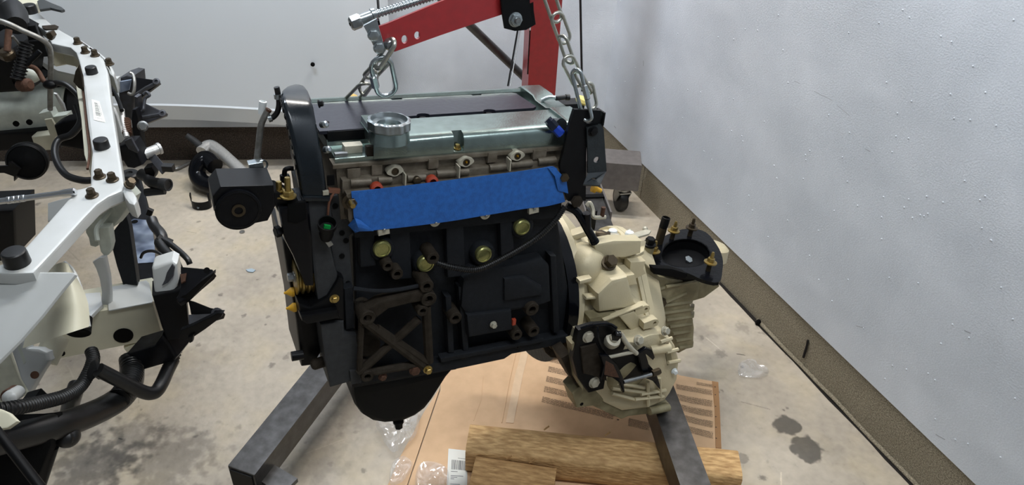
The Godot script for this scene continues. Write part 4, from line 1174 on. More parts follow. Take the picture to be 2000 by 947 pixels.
func build_gearbox():
	var g := thing("gearbox", "cream painted gearbox with a black mounting plate bolted to the right end of the engine", "gearbox")
	g.transform = FT
	var zf := Vector3(0, 0, 1)
	var up := Vector3.UP
	var A := [-0.43, -0.19]
	# bell housing: flange, cone, then the case
	var rings := [hull_ring(0.532, A[0], A[1], 0.193, -0.50, -0.12, 0.10), hull_ring(0.545, A[0], A[1], 0.195, -0.50, -0.12, 0.102), hull_ring(0.552, A[0], A[1], 0.186, -0.50, -0.12, 0.095),
		hull_ring(0.575, A[0], A[1], 0.174, -0.52, -0.08, 0.10), hull_ring(0.605, A[0], A[1], 0.140, -0.56, -0.075, 0.085), hull_ring(0.630, A[0] - 0.005, A[1], 0.114, -0.56, -0.07, 0.085), hull_ring(0.70, A[0] - 0.01, A[1], 0.106, -0.56, -0.065, 0.085), hull_ring(0.737, A[0] - 0.01, A[1], 0.106, -0.56, -0.065, 0.085)]
	put("bell_housing", loft(rings), M["case_cream"], g, 46.0)
	put("bell_backplate", loft([hull_ring(0.505, A[0], A[1], 0.197, -0.50, -0.12, 0.10), hull_ring(0.531, A[0], A[1], 0.196, -0.50, -0.12, 0.10)]), M["black_gloss"], g, 40.0, "black plate between engine and gearbox")
	# seam flange and the rear half
	put("seam_flange", loft([hull_ring(0.737, A[0] - 0.01, A[1], 0.114, -0.56, -0.065, 0.092), hull_ring(0.747, A[0] - 0.01, A[1], 0.114, -0.56, -0.065, 0.092)]), M["case_cream"], g, 46.0)
	put("case_half", loft([hull_ring(0.748, A[0] - 0.01, A[1], 0.114, -0.56, -0.065, 0.092), hull_ring(0.765, A[0] - 0.01, A[1], 0.112, -0.56, -0.065, 0.09), hull_ring(0.775, A[0] - 0.02, A[1], 0.10, -0.55, -0.06, 0.07), hull_ring(0.82, A[0] - 0.03, A[1], 0.09, -0.53, -0.09, 0.05)]), M["case_cream"], g, 46.0)
	# raised shapes on the bell side of the case
	var top := put("case_hump", loft([circ(V(0.59, -0.37, -0.125), V(1, 0, 0), 0.055, 20), circ(V(0.63, -0.365, -0.117), V(1, 0, 0), 0.060, 20), circ(V(0.70, -0.365, -0.117), V(1, 0, 0), 0.058, 20), circ(V(0.715, -0.365, -0.12), V(1, 0, 0), 0.048, 20)]), M["case_cream"], g, 50.0)
	put("clutch_shelf", prism(ES([1160, 478, 1200, 470, 1254, 470, 1252, 495, 1222, 504, 1168, 504], -0.045), V(0, 0, -0.035), 0.006), M["case_cream"], g)
	put("bearing_boss", lathe([0.05, -0.03, 0.045, 0.01, 0.030, 0.026, 0.0, 0.03], E(1150, 520, -0.05), V(0.25, 0.2, 1), 26), M["case_cream"], g, 50.0)
	put("bolt_tower", lathe([0.020, -0.05, 0.016, 0.0], E(1188, 516, -0.03), V(0.0, 0.75, 0.66), 18), M["case_cream"], g)
	put("bolt_tower_head", hexa(E(1188, 514, -0.028), V(0.0, 0.75, 0.66), 0.0145, 0.022, 0.018), M["bronze_bolt"], g, 40.0, "large dark bolt on top of the gearbox")
	put("flat_pad", prism(ES([1168, 575, 1196, 548, 1228, 540, 1242, 590, 1262, 600, 1170, 612], 0.022), V(0, 0, -0.09), 0.012), M["case_cream"], g)
	put("ledge_rib", bx(E(1215, 609, 0.030), Vector3(0.10, 0.004, 0.014), Basis(zf, 0.22), 0.001), M["case_cream"], g)
	put("ledge_rib", bx(E(1140, 545, -0.012), Vector3(0.03, 0.010, 0.02), Basis(zf, 0.1), 0.003), M["case_cream"], g)
	put("ledge_rib", bx(E(1128, 455, -0.11), Vector3(0.04, 0.016, 0.03), Basis(zf, 0.2), 0.005), M["case_cream"], g)
	put("ledge_rib", bx(E(1152, 578, 0.0), Vector3(0.03, 0.006, 0.02), Basis(zf, -0.1), 0.002), M["case_cream"], g)
	# shift linkage on the back: arms, pins, boots
	put("shift_boot", lathe([0.012, -0.012, 0.016, 0.0, 0.014, 0.012, 0.017, 0.016, 0.012, 0.032, 0.007, 0.036], E(1172, 462, -0.10), V(0.8, -0.1, 0.5), 18), M["bronze_bolt"], g)
	put("shift_shaft", tube(PackedVector3Array([E(1186, 462, -0.09), E(1208, 464, -0.08)]), 0.010, 14), M["pale_alloy"], g)
	for c in [[1197, 451, -0.12], [1230, 455, -0.12]]:
		put("shift_knob", lathe([0.011, -0.012, 0.011, 0.0, 0.009, 0.003], E(c[0], c[1], c[2]), up, 18), M["paper_white"], g, 40.0, "small white round cap")
	put("shift_arm", prism(GSL([1205, 466, 1232, 456, 1262, 447, 1272, 450, 1268, 456, 1240, 464, 1214, 472], -0.29), V(0, -0.006, 0), 0.0015), M["pale_alloy"], g)
	put("shift_arm", prism(GSL([1208, 478, 1238, 474, 1244, 480, 1236, 486, 1212, 486], -0.30), V(0, -0.006, 0), 0.0015), M["pale_alloy"], g)
	for c in [[1230, 452], [1260, 447]]:
		put("link_ball", ball(E(c[0], c[1], -0.16), 0.0068), M["pale_alloy"], g)
	put("cable_arm", tube(curve(E3([1146, 402, -0.10, 1152, 396, -0.10, 1158, 410, -0.09, 1160, 424, -0.08, 1182, 424, -0.08]), 4), 0.005, 8), M["pale_alloy"], g)
	put("cable_pin", lathe([0.005, 0, 0.005, 0.022], E(1176, 422, -0.08), up, 12), M["rust"], g)
	put("cable_block", bx(E(1153, 428, -0.11), Vector3(0.022, 0.05, 0.02), Basis(), 0.004), M["black_satin"], g)
	put("shelf_plate", prism(GSL([1210, 470, 1250, 466, 1262, 470, 1258, 490, 1240, 500, 1212, 497], -0.315), V(0, -0.012, 0), 0.003), M["case_cream"], g)
	put("shelf_slot", lathe([0.012, 0.0, 0.012, 0.001], EY(1226, 484, -0.313), up, 16), M["brown_iron"], g)
	put("lug_block", prism(ES([1232, 512, 1262, 510, 1258, 525, 1262, 535, 1236, 548, 1230, 530], -0.035), V(0, 0, -0.03), 0.004), M["case_cream"], g)
	put("lug_block", prism(ES([1214, 540, 1240, 536, 1246, 556, 1222, 560], -0.012), V(0, 0, -0.05), 0.004), M["case_cream"], g)
	# lower edge of the seam: lugs with bolt holes
	for c in [[1262, 604], [1279, 631]]:
		var o := E(c[0], c[1], 0.034 if c[1] < 620 else 0.058)
		put("seam_lug", plate(PackedVector3Array([o + V(-0.030, 0.006, 0), o + V(-0.004, 0.011, 0), o + V(0.006, 0.009, 0), o + V(0.011, 0.001, 0), o + V(0.008, -0.008, 0), o + V(-0.002, -0.011, 0), o + V(-0.028, -0.012, 0)]), [circ(o, zf, 0.0045, 14)], V(0, 0, -0.02)), M["case_cream"], g)
	put("seam_step", prism(ES([1208, 617, 1240, 608, 1270, 655, 1262, 672, 1246, 660], 0.036), V(0, 0, -0.04), 0.004), M["case_cream"], g)
	put("seam_rib", bx(E(1257, 632, 0.040), Vector3(0.004, 0.034, 0.010), Basis(zf, 0.45), 0.001), M["case_cream"], g)
	put("pocket_shade", prism(ES([1152, 622, 1206, 612, 1240, 664, 1218, 668, 1180, 650, 1158, 640], 0.027), V(0, 0, -0.03)), M["case_cream_shade"], g)
	near_shift = 0.055
	# differential case with its radiating ribs
	var diff := put("differential_case", prism(ES([1140, 705, 1148, 672, 1192, 664, 1240, 668, 1272, 654, 1294, 652, 1312, 662, 1324, 680, 1330, 705, 1326, 742, 1312, 770, 1300, 786, 1268, 800, 1215, 806, 1180, 790, 1150, 750], 0.020), V(0, 0, -0.10), 0.016), M["case_cream"], g, 44.0)
	put("case_nose", lathe([0.060, -0.05, 0.058, 0.0, 0.050, 0.012, 0.036, 0.015, 0.0, 0.016], E(1226, 728, 0.016), V(0.1, -0.1, 1), 34), M["case_cream_shade"], diff, 44.0)
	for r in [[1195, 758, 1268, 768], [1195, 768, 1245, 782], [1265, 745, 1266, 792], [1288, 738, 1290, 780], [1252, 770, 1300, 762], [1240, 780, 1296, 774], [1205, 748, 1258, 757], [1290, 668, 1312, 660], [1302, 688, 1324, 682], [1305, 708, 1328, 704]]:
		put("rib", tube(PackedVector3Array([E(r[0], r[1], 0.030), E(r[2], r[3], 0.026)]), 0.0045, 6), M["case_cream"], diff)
	put("case_foot", prism(ES([1117, 768, 1128, 757, 1152, 752, 1185, 775, 1172, 792, 1127, 798], 0.016), V(0, 0, -0.05), 0.006), M["case_cream_shade"], diff)
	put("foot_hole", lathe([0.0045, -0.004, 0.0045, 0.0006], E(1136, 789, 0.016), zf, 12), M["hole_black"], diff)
	put("case_skirt", prism(ES([1150, 790, 1196, 778, 1250, 790, 1300, 784, 1309, 790, 1304, 802, 1280, 808, 1228, 814, 1214, 820, 1196, 812], 0.012), V(0, 0, -0.09), 0.006), M["case_cream_shade"], diff)
	put("drain_boss", tube(PackedVector3Array([E(1268, 803, 0.022), E(1306, 795, 0.022)]), 0.010, 14), M["case_cream_shade"], diff)
	put("case_window", prism(ES([1296, 672, 1306, 668, 1314, 708, 1304, 714], 0.0215), V(0, 0, -0.004), 0.001), M["case_cream_shade"], diff)
	put("filler_boss", tube(PackedVector3Array([E(1268, 684, 0.020), E(1306, 678, 0.020)]), 0.0125, 16), M["case_cream"], diff)
	put("case_bolt", hexa(E(1316, 724, 0.022), zf, 0.006, 0.010, 0.008), M["paper_white"], diff)
	put("case_bolt", hexa(E(1297, 646, 0.020), V(0.3, 0.5, 1), 0.009, 0.012, 0.011), M["pale_alloy"], diff)
	put("case_bolt", hexa(E(1245, 664, 0.030), V(0.2, 0.5, 1), 0.010, 0.012, 0.012), M["pale_alloy"], diff)
	# black roll stopper bracket in front of the differential
	var rb := put("stopper_bracket", prism(ES([1130, 645, 1160, 636, 1192, 634, 1206, 644, 1225, 668, 1216, 690, 1190, 700, 1180, 760, 1150, 768, 1128, 738, 1118, 700], 0.040), V(0, 0, -0.02), 0.004), M["black_satin"], g, 40.0, "black bracket bolted to the front of the gearbox")
	put("bracket_edge", tube(curve(E3([1134, 642, 0.044, 1158, 634, 0.05, 1188, 632, 0.05, 1204, 640, 0.05]), 4), 0.003, 8), M["black_gloss"], rb)
	put("bracket_edge", tube(curve(E3([1166, 636, 0.046, 1168, 660, 0.052, 1178, 682, 0.052, 1186, 694, 0.05]), 4), 0.003, 8), M["black_gloss"], rb)
	for c in [[1148, 657, 0.014], [1160, 746, 0.014]]:
		put("bracket_bolt", hexa(E(c[0], c[1], 0.040), V(0.1, 0.1, 1), c[2] * 0.82, 0.008, c[2]), M["pale_alloy"], rb)
	put("case_strut", prism(ES([1116, 672, 1126, 668, 1142, 742, 1140, 765, 1128, 745], 0.036), V(0, 0, -0.03), 0.004), M["case_cream_shade"], rb)
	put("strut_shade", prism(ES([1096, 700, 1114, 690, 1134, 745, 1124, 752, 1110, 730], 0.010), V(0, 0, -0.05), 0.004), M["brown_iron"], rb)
	put("inner_web", prism(ES([1135, 680, 1165, 672, 1182, 700, 1186, 745, 1160, 735, 1140, 730], 0.046), V(0, 0, -0.012), 0.003), M["brown_iron"], rb)
	# speed sensor with an open connector
	var sc := E(1196, 664, 0.046)
	var sv := V(0, 0.85, 0.5).normalized()
	var sen := put("speed_sensor", lathe([0.017, -0.01, 0.0185, 0.0, 0.0165, 0.006, 0.010, 0.007, 0.009, 0.012], sc, sv, 24), M["pale_alloy"], g)
	put("sensor_plug", prism(circ(sc + sv * 0.008, sv, 0.0095, 4, 0.5), sv * 0.026, 0.001), M["black_plastic"], sen)
	for s in [-1, 1]: put("sensor_pin", bx(sc + sv * 0.035 + V(0.003 * s, 0, 0), Vector3(0.002, 0.003, 0.002)), M["zinc"], sen)
	put("sensor_tab", prism(ES([1206, 646, 1216, 652, 1214, 657, 1202, 654], 0.056), V(0, 0, -0.003)), M["steel"], sen)
	put("clevis_pipe", tube(curve(E3([1213, 652, 0.045, 1222, 668, 0.05, 1236, 684, 0.052, 1243, 690, 0.05]), 4), 0.0055, 10), M["pale_alloy"], g)
	# black forked stopper arms and the bolt across them
	var f1 := put("stopper_arm", prism(ES([1172, 694, 1188, 694, 1206, 712, 1218, 738, 1221, 765, 1217, 768, 1210, 748, 1196, 738, 1180, 735, 1174, 745, 1180, 715], 0.062), V(0, 0, -0.012), 0.003), M["black_gloss"], g)
	put("arm_patch", prism(ES([1183, 704, 1198, 712, 1210, 738, 1196, 736, 1180, 732], 0.0625), V(0, 0, -0.006), 0.001), M["rust"], f1)
	var f2 := put("stopper_arm", prism(ES([1238, 684, 1250, 688, 1262, 680, 1275, 684, 1280, 698, 1276, 704, 1262, 692, 1268, 712, 1282, 728, 1290, 752, 1290, 762, 1276, 745, 1258, 738, 1248, 700], 0.050), V(0, 0, -0.012), 0.003), M["black_gloss"], g)
	put("arm_web", prism(ES([1192, 698, 1240, 686, 1262, 694, 1270, 730, 1250, 738, 1216, 744, 1204, 715], 0.034), V(0, 0, -0.02), 0.004), M["black_satin"], f2)
	put("cross_bolt", tube(PackedVector3Array([E(1218, 746, 0.060), E(1272, 731, 0.058)]), 0.0048, 12), M["steel"], g)
	put("cross_bolt_head", hexa(E(1270, 731, 0.056), V(1, 0.15, 0), 0.0085, 0.026, 0.0), M["bronze_bolt"], g)
	put("cross_bar", tube(PackedVector3Array([E(1186, 698, 0.055), E(1240, 687, 0.052)]), 0.004, 8), M["pale_alloy"], g)
	near_shift = 0.0
	# ribbed far case under the mounting plate
	var rc := put("ribbed_case", prism(ES([1258, 512, 1290, 540, 1340, 548, 1368, 552, 1366, 585, 1350, 592, 1358, 640, 1356, 676, 1326, 692, 1306, 660, 1282, 626, 1262, 580], -0.10), V(0, 0, -0.14), 0.010), M["case_cream_shade"], g, 44.0)
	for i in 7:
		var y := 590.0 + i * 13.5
		put("cooling_rib", tube(PackedVector3Array([E(1288 + i * 6.2, y + 8, -0.098), E(1349 + 3 * sin(i * 1.1), y - 1 + i * 0.8, -0.104), E(1350 + 3 * sin(i * 1.1), y - 8 + i * 0.8, -0.16)]), 0.0062, 6), M["case_cream_shade"], rc)
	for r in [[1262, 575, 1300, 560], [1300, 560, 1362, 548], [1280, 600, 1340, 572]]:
		put("case_rib", tube(PackedVector3Array([E(r[0], r[1], -0.096), E(r[2], r[3], -0.1)]), 0.005, 6), M["case_cream_shade"], rc)
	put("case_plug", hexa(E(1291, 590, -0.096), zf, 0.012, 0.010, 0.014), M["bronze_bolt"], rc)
	put("case_patch", prism(ES([1262, 568, 1284, 562, 1288, 585, 1268, 592], -0.092), V(0, 0, -0.02), 0.004), M["case_cream_shade"], rc)
	put("side_ear", prism(ES([1352, 548, 1405, 553, 1406, 560, 1376, 582, 1356, 588], -0.12), V(0, 0, -0.05), 0.005), M["case_cream_shade"], rc)
	# mounting plate with its big opening
	var py := -0.405
	var edge := GSL([1254, 506, 1262, 490, 1288, 468, 1310, 455, 1345, 446, 1378, 453, 1400, 478, 1411, 503, 1411, 528, 1404, 551, 1372, 546, 1345, 534, 1308, 524, 1270, 524], py)
	var hole := GSL([1292, 500, 1298, 484, 1314, 472, 1336, 467, 1360, 470, 1378, 480, 1386, 494, 1382, 508, 1366, 517, 1344, 521, 1318, 519, 1300, 512], py)
	var mp := put("mounting_plate", plate(curve(edge, 3, true), [curve(hole, 3, true)], V(0, -0.009, 0)), M["black_gloss"], g, 30.0, "black mounting plate with a large oval opening")
	put("opening_wall", plate(grow(curve(hole, 3, true), 1.06), [curve(hole, 3, true)], V(0, -0.035, 0)), M["black_satin"], mp)
	put("opening_dark_plug", loft([off(curve(hole, 3, true), V(0, -0.03, 0)), off(curve(hole, 3, true), V(0, -0.05, 0))]), M["black_satin"], mp)  # black plug stands in for the darkness inside the opening
	put("opening_bolt", hexa(EY(1344, 508, py - 0.028), V(0.1, 1, 0.5), 0.011, 0.006, 0.0), M["zinc"], mp)
	put("plate_lip", prism(ES([1275, 523, 1312, 525, 1348, 536, 1338, 544, 1300, 540, 1278, 536], -0.075), V(0, 0, -0.02), 0.003), M["hole_black"], mp)
	put("far_dome", lathe([0.050, -0.03, 0.048, 0.004, 0.036, 0.014, 0.0, 0.018], EY(1390, 484, py - 0.06), V(0.15, 1, -0.1), 28), M["case_cream"], g)
	for c in [[1312, 466, 26], [1347, 460, 26], [1273, 506, 22], [1383, 528, 20]]:
		var o := EY(c[0], c[1], py)
		var olive: bool = c[0] != 1347
		var sd := put("plate_stud", lathe([0.0065, 0, 0.0065, 0.030], o, V(0.05, 1, 0), 12), M["bronze_bolt"], mp)
		put("stud_nut", hexa(o + V(0.001, 0.022, 0), V(0.05, 1, 0), 0.0095, 0.014, 0.0165), M["gold_zinc"] if olive else M["bronze_bolt"], sd)
		put("stud_tip", lathe([0.0048, 0, 0.0048, 0.012, 0.003, 0.018], o + V(0.002, 0.034, 0), V(0.05, 1, 0), 10), M["gold_zinc"] if olive else M["bronze_bolt"], sd)
	var hb := EY(1268, 478, -0.36)
	put("corner_bolt", lathe([0.015, -0.05, 0.015, -0.002], hb, V(0, 1, 0.1), 16), M["case_cream_shade"], g)
	put("corner_bolt_head", hexa(hb, V(0, 1, 0.1), 0.0125, 0.020, 0.0165), M["black_satin"], g, 40.0, "large black bolt beside the mounting plate")
	var ch := EY(1295, 445, -0.36)
	put("switch_body", lathe([0.011, -0.05, 0.011, 0.0, 0.010, 0.002], ch, V(0.1, 1, 0), 16), M["bronze_bolt"], g)
	put("switch_plug", lathe([0.0105, 0.0, 0.0115, 0.004, 0.0115, 0.030, 0.0095, 0.031, 0.009, 0.012, 0.0, 0.012], ch, V(0.12, 1, 0), 12), M["black_plastic"], g, 40.0, "black electrical plug standing behind the mounting plate")
	rebase(g, V(0.75, -0.72, -0.10))
func grow(p: PackedVector3Array, k: float) -> PackedVector3Array:
	var c := Vector3.ZERO
	for q in p: c += q
	c /= p.size()
	var o := PackedVector3Array()
	for q in p: o.append(c + (q - c) * k)
	return o
func GSL(flat: Array, y: float) -> PackedVector3Array:
	var out := PackedVector3Array()
	for i in range(0, flat.size(), 2): out.append(EY(flat[i], flat[i + 1], y))
	return out

# ---------------------------------------------------------------- front end of the white car
func VS(flat: Array, depth: float, n := Vector3(0, 0, 1)) -> PackedVector3Array:   # outline on an upright plane through its first point
	var o := D(flat[0], flat[1], depth)
	var out := PackedVector3Array()
	for i in range(0, flat.size(), 2): out.append(on_plane(flat[i], flat[i + 1], o, n))
	return out
func hbolt(par: Node, x: float, y: float, h: float, m: Material):
	var o := G(x, y, h)
	var b := put("bolt", lathe([0.0115, 0.0, 0.0118, 0.002, 0.009, 0.003, 0.008, 0.007, 0.0075, 0.008], o, Vector3.UP, 18), m, par)
	put("bolt_head", lathe([0.0072, 0.007, 0.0072, 0.015, 0.006, 0.0165], o, Vector3.UP, 6), m, b)
func stopper(par: Node, x: float, y: float, h: float, r: float):
	var o := G(x, y, h)
	put("rubber_stop", lathe([r * 1.02, 0.0, r, 0.006, r * 0.98, r * 0.92, r * 0.94, r * 1.16, r * 0.84, r * 1.26, r * 0.5, r * 1.29], o, Vector3.UP, 28), M["black_rubber"], par, 30.0, "round black rubber bonnet stop")

func build_car():
	var t := thing("car_front_end", "stripped front end of a white car with its radiator support, frame rail and hanging hoses", "car")
	var dn := Vector3.DOWN
	var hs := 0.82
	# --- radiator support: a pressed channel that runs round the nose
	var sup := put("radiator_support", prism(GS([30, 8, 62, 16, 78, 26, 104, 50, 128, 64, 150, 76, 170, 90, 190, 104, 204, 120, 211, 140, 214, 165, 218, 200, 224, 240, 231, 285, 238, 328, 243, 362, 238, 372, 222, 379, 212, 383, 190, 398, 165, 424, 130, 462, 95, 500, 65, 532, 20, 534, -40, 530, 20, 508, 52, 478, 90, 436, 122, 400, 149, 369, 166, 365, 176, 361, 176, 332, 179, 296, 175, 270, 171, 244, 165, 190, 159, 139, 153, 116, 148, 102, 137, 92, 118, 88, 100, 84, 90, 62, 60, 40, 44, 27], hs), dn * 0.028, 0.006), M["car_white"], t, 40.0)
	put("support_flange", prism(GS([60, 534, 92, 503, 128, 466, 164, 427, 188, 401, 194, 404, 170, 432, 134, 470, 100, 508, 72, 537], hs - 0.016), dn * 0.012, 0.003), M["car_white"], sup)
	put("support_edge", tube(curve(GS([222, 380, 206, 388, 188, 401, 164, 427, 128, 466, 92, 503, 64, 532], hs - 0.006), 5), 0.0045, 8), M["car_white"], sup)
	put("rusty_seam", tube(curve(GS([171, 330, 175, 296, 170, 250, 165, 200, 159, 150], hs - 0.012), 4), 0.0028, 6), M["rust"], sup, 40.0, "rusty inner edge of the radiator support")
	put("inner_web", prism(GS([153, 130, 160, 170, 170, 240, 176, 300, 173, 330, 164, 300, 158, 230, 150, 180, 146, 150], hs - 0.03), dn * 0.05, 0.003), M["car_cream"], sup)
	put("support_corner", prism(GS([242, 363, 256, 366, 267, 383, 268, 392, 262, 400, 251, 396, 243, 385, 238, 372], hs - 0.004), dn * 0.035, 0.006), M["car_white"], sup)
	put("corner_bolt", hexa(G(252, 362, hs), Vector3(0.6, 0.8, 0.1), 0.0085, 0.016, 0.010), M["bronze_bolt"], sup)
	put("support_drop", prism(GS([150, 77, 172, 92, 192, 106, 206, 122, 213, 142, 222, 150, 224, 140, 212, 116, 190, 98, 160, 78], hs - 0.02), dn * 0.05, 0.006), M["car_white"], sup)
	put("gusset", prism(GS([82, 52, 108, 50, 115, 53, 112, 58, 92, 59, 84, 57], hs + 0.001), Vector3.UP * 0.003, 0.001), M["brown_iron"], sup)
	put("inner_return", prism(GS([84, 80, 104, 76, 134, 84, 150, 98, 156, 118, 148, 112, 138, 100, 120, 96, 98, 100, 86, 92], hs - 0.03), dn * 0.045, 0.004), M["car_cream"], sup)
	for b in [[152, 82], [167, 100], [186, 106]]: hbolt(t, b[0], b[1] + 3, hs, M["bronze_bolt"])
	for b in [[195, 344], [220, 350], [180, 381]]: hbolt(t, b[0], b[1] + 2, hs, M["bronze_bolt"])
	hbolt(t, 214, 126, hs - 0.02, M["bronze_bolt"])
	stopper(t, 60, 25, hs, 0.0190); stopper(t, 180, 143, hs, 0.0135); stopper(t, 200, 288, hs, 0.0150); stopper(t, 35, 514, hs, 0.0195)
	# barcode sticker
	var sm := StandardMaterial3D.new()
	sm.resource_name = "barcode_sticker"
	sm.albedo_texture = barcode_image(64, 160, true)
	sm.roughness = 0.5
	quad_uv("sticker", G(179, 194, hs + 0.0008), G(194, 198, hs + 0.0008), G(206, 239, hs + 0.0008), G(183, 234, hs + 0.0008), sm, sup).set_meta("label", "small white barcode sticker")
	# fender corner blade at the far end
	put("far_fender_tip", prism(GS([72, 2, 80, -4, 100, 5, 120, 13, 126, 18, 119, 20, 98, 15, 77, 18], hs + 0.03), dn * 0.008, 0.002), M["wiper"], t)
	put("far_fender", prism(GS([-60, -30, 60, -20, 82, -4, 70, 8, 40, 10, -60, 6], hs + 0.02), dn * 0.03, 0.004), M["car_cream"], t)
	# --- engine bay behind the support, far side
	var fr := put("far_frame_rail", loft([circ_box(G(-80, 240, 0.52), Vector3(1, 0, -0.1), 0.085, 0.075), circ_box(G(150, 215, 0.56), Vector3(1, 0, -0.1), 0.085, 0.075)]), M["car_green_white"], t, 40.0)
	put("rail_end", lathe([0.088, -0.02, 0.088, 0.03, 0.07, 0.045, 0.0, 0.05], G(138, 212, 0.56), Vector3(1, 0, -0.1), 24), M["black_satin"], fr)
	for c in [[31, 242], [57, 239]]:
		var hp := on_plane(c[0], c[1], G(60, 238, 0.545) + Vector3(0, 0, 0.088), Vector3(0.1, 0, 1))
		put("rail_hole", lathe([0.008, -0.004, 0.008, 0.0012], hp, Vector3(0.1, 0, 1), 14), M["hole_black"], fr)
	put("inner_fender", sheet([GS([-60, 100, 60, 108, 82, 120, 112, 138, 148, 146, 160, 150], 0.72), GS([-60, 150, 60, 150, 82, 154, 112, 160, 148, 166, 160, 168], 0.65), GS([-60, 190, 60, 188, 82, 188, 112, 190, 148, 192, 160, 192], 0.60)], 0.006, Vector3.UP), M["car_white"], t)
	put("rail_bracket", prism(VS([75, 222, 98, 216, 104, 228, 130, 224, 135, 240, 104, 243, 96, 236, 78, 234], 2.05), Vector3(0, 0, -0.03), 0.003), M["car_green_white"], t)
	put("rail_bracket", prism(VS([86, 234, 100, 232, 118, 262, 106, 270, 98, 266], 2.04), Vector3(0, 0, -0.008), 0.002), M["car_cream"], t)
	put("rail_underside", prism(VS([-40, 262, 90, 256, 120, 262, 118, 290, 40, 292, -40, 300], 2.2), Vector3(0, 0, -0.06), 0.006), M["black_satin"], t)
	put("lower_arm", prism(VS([60, 268, 104, 262, 116, 282, 100, 294, 70, 296], 2.12), Vector3(0, 0, -0.04), 0.006), M["car_cream"], t)
	# horn with its bracket
	var ho := D(53, 315, 1.95)
	var horn := put("horn", lathe([0.02, -0.05, 0.03, -0.03, 0.046, -0.022, 0.048, -0.010, 0.048, 0.004, 0.043, 0.010, 0.041, 0.006, 0.024, 0.008, 0.014, 0.012, 0.0, 0.012], ho, Vector3(0.35, 0.25, 1), 36), M["black_plastic"], t, 34.0, "round black horn")
	put("horn_bracket", prism(VS([-30, 326, 16, 324, 16, 318, 22, 316, 40, 330, 30, 346, 8, 338, -30, 338], 1.93), Vector3(0, 0, -0.006), 0.001), M["black_satin"], horn)
	put("horn_trumpet", prism(VS([22, 290, 38, 285, 44, 312, 36, 340, 26, 356, 24, 330], 1.93), Vector3(0, 0, -0.03), 0.006), M["black_plastic"], horn)
	put("drop_hose", tube(curve(P3([150, 205, 1.9, 158, 236, 1.9, 140, 262, 1.9, 116, 272, 1.9, 107, 292, 1.88, 112, 318, 1.86, 130, 342, 1.84, 160, 352, 1.82, 182, 352, 1.82]), 6), 0.0085, 12), M["black_rubber"], t, 40.0, "black hose behind the radiator support")
	put("fan_shroud", prism(VS([104, 246, 120, 238, 165, 230, 172, 280, 176, 296, 140, 290, 116, 286], 1.98), Vector3(0, 0, -0.05), 0.008), M["black_satin"], t)
	# refrigerant pipe and the clutter round the strut tower
	var ac := put("metal_pipe", tube(curve(P3([-30, 34, 1.75, 10, 44, 1.76, 45, 60, 1.78, 78, 75, 1.80, 94, 88, 1.82, 99, 104, 1.84, 99, 140, 1.87, 98, 180, 1.9, 98, 214, 1.93]), 6), 0.0062, 14), M["pipe_grey"], t, 30.0, "bent grey metal refrigerant pipe")
	put("pipe_joint", ball(D(98, 165, 1.88), 0.0135, Vector3(1.3, 0.8, 1)), M["black_satin"], ac)
	put("wire_loom", tube(curve(P3([99, 164, 1.88, 115, 162, 1.88, 130, 166, 1.88, 145, 178, 1.88, 156, 190, 1.88]), 5), 0.007, 10), M["black_rubber"], ac)
	put("pipe_stay", prism(VS([104, 182, 110, 184, 124, 204, 128, 218, 122, 216, 116, 204], 1.92), Vector3(0, 0, -0.008), 0.002), M["pipe_alu"], ac)
	put("intake_hose", tube(curve(P3([-30, 12, 1.9, 6, 14, 1.9, 22, 22, 1.9, 30, 38, 1.88, 32, 50, 1.86]), 6), [0.03, 0.03, 0.03, 0.03, 0.03, 0.03, 0.03, 0.031, 0.032, 0.032, 0.032, 0.032, 0.032, 0.032, 0.032, 0.032, 0.031, 0.030, 0.029, 0.028, 0.027, 0.026, 0.025, 0.024, 0.023], 18), M["black_rubber"], t, 40.0, "thick black intake hose")
	put("valve_body", bx(D(63, 60, 1.9), Vector3(0.026, 0.034, 0.026), Basis(Vector3.UP, 0.4), 0.005), M["black_plastic"], t)
	put("valve_body", bx(D(76, 92, 1.92), Vector3(0.034, 0.045, 0.03), Basis(Vector3.UP, 0.4), 0.006), M["black_plastic"], t)
	put("ribbed_boot", ribbed(P3([52, 84, 1.84, 46, 108, 1.84, 40, 134, 1.84, 34, 156, 1.84]), 0.016, 0.008, 0.25, 14), M["black_rubber"], t)
	put("rusty_stud", tube(PackedVector3Array([D(17, 58, 1.8), D(14, 100, 1.8)]), 0.0075, 10), M["rust"], t)
	put("rusty_nut", lathe([0.014, -0.012, 0.018, -0.006, 0.018, 0.006, 0.012, 0.012], D(14, 106, 1.82), Vector3(0, 1, 0.3), 8), M["bronze_bolt"], t)
	put("link_rod", tube(PackedVector3Array([D(24, 70, 1.8), D(42, 92, 1.84)]), 0.0032, 8), M["pipe_grey"], t)
	put("link_rod", tube(PackedVector3Array([D(52, 126, 1.84), D(78, 100, 1.84)]), 0.006, 10), M["black_satin"], t)
	put("brown_hose", tube(curve(P3([48, 128, 1.86, 66, 132, 1.87, 76, 142, 1.88, 84, 156, 1.88, 90, 162, 1.88]), 5), 0.006, 10), M["rust"], t)
	put("clear_cap", ball(D(60, 146, 1.9), 0.022, Vector3(1.1, 0.9, 1)), M["car_green_white"], t)
	put("bay_block", prism(VS([-40, 86, 22, 96, 44, 130, 40, 166, 58, 172, 54, 180, -40, 186], 1.95), Vector3(0, 0, -0.12), 0.012), M["black_plastic"], t)
	put("bay_block", prism(VS([-40, 40, 30, 52, 56, 66, 60, 100, 30, 110, -40, 100], 2.05), Vector3(0, 0, -0.08), 0.012), M["black_plastic"], t)
	put("rusty_fitting", lathe([0.012, -0.02, 0.016, -0.012, 0.016, 0.010, 0.010, 0.016], D(50, 166, 1.85), Vector3(1, 0.2, 0.2), 12), M["rust"], t)
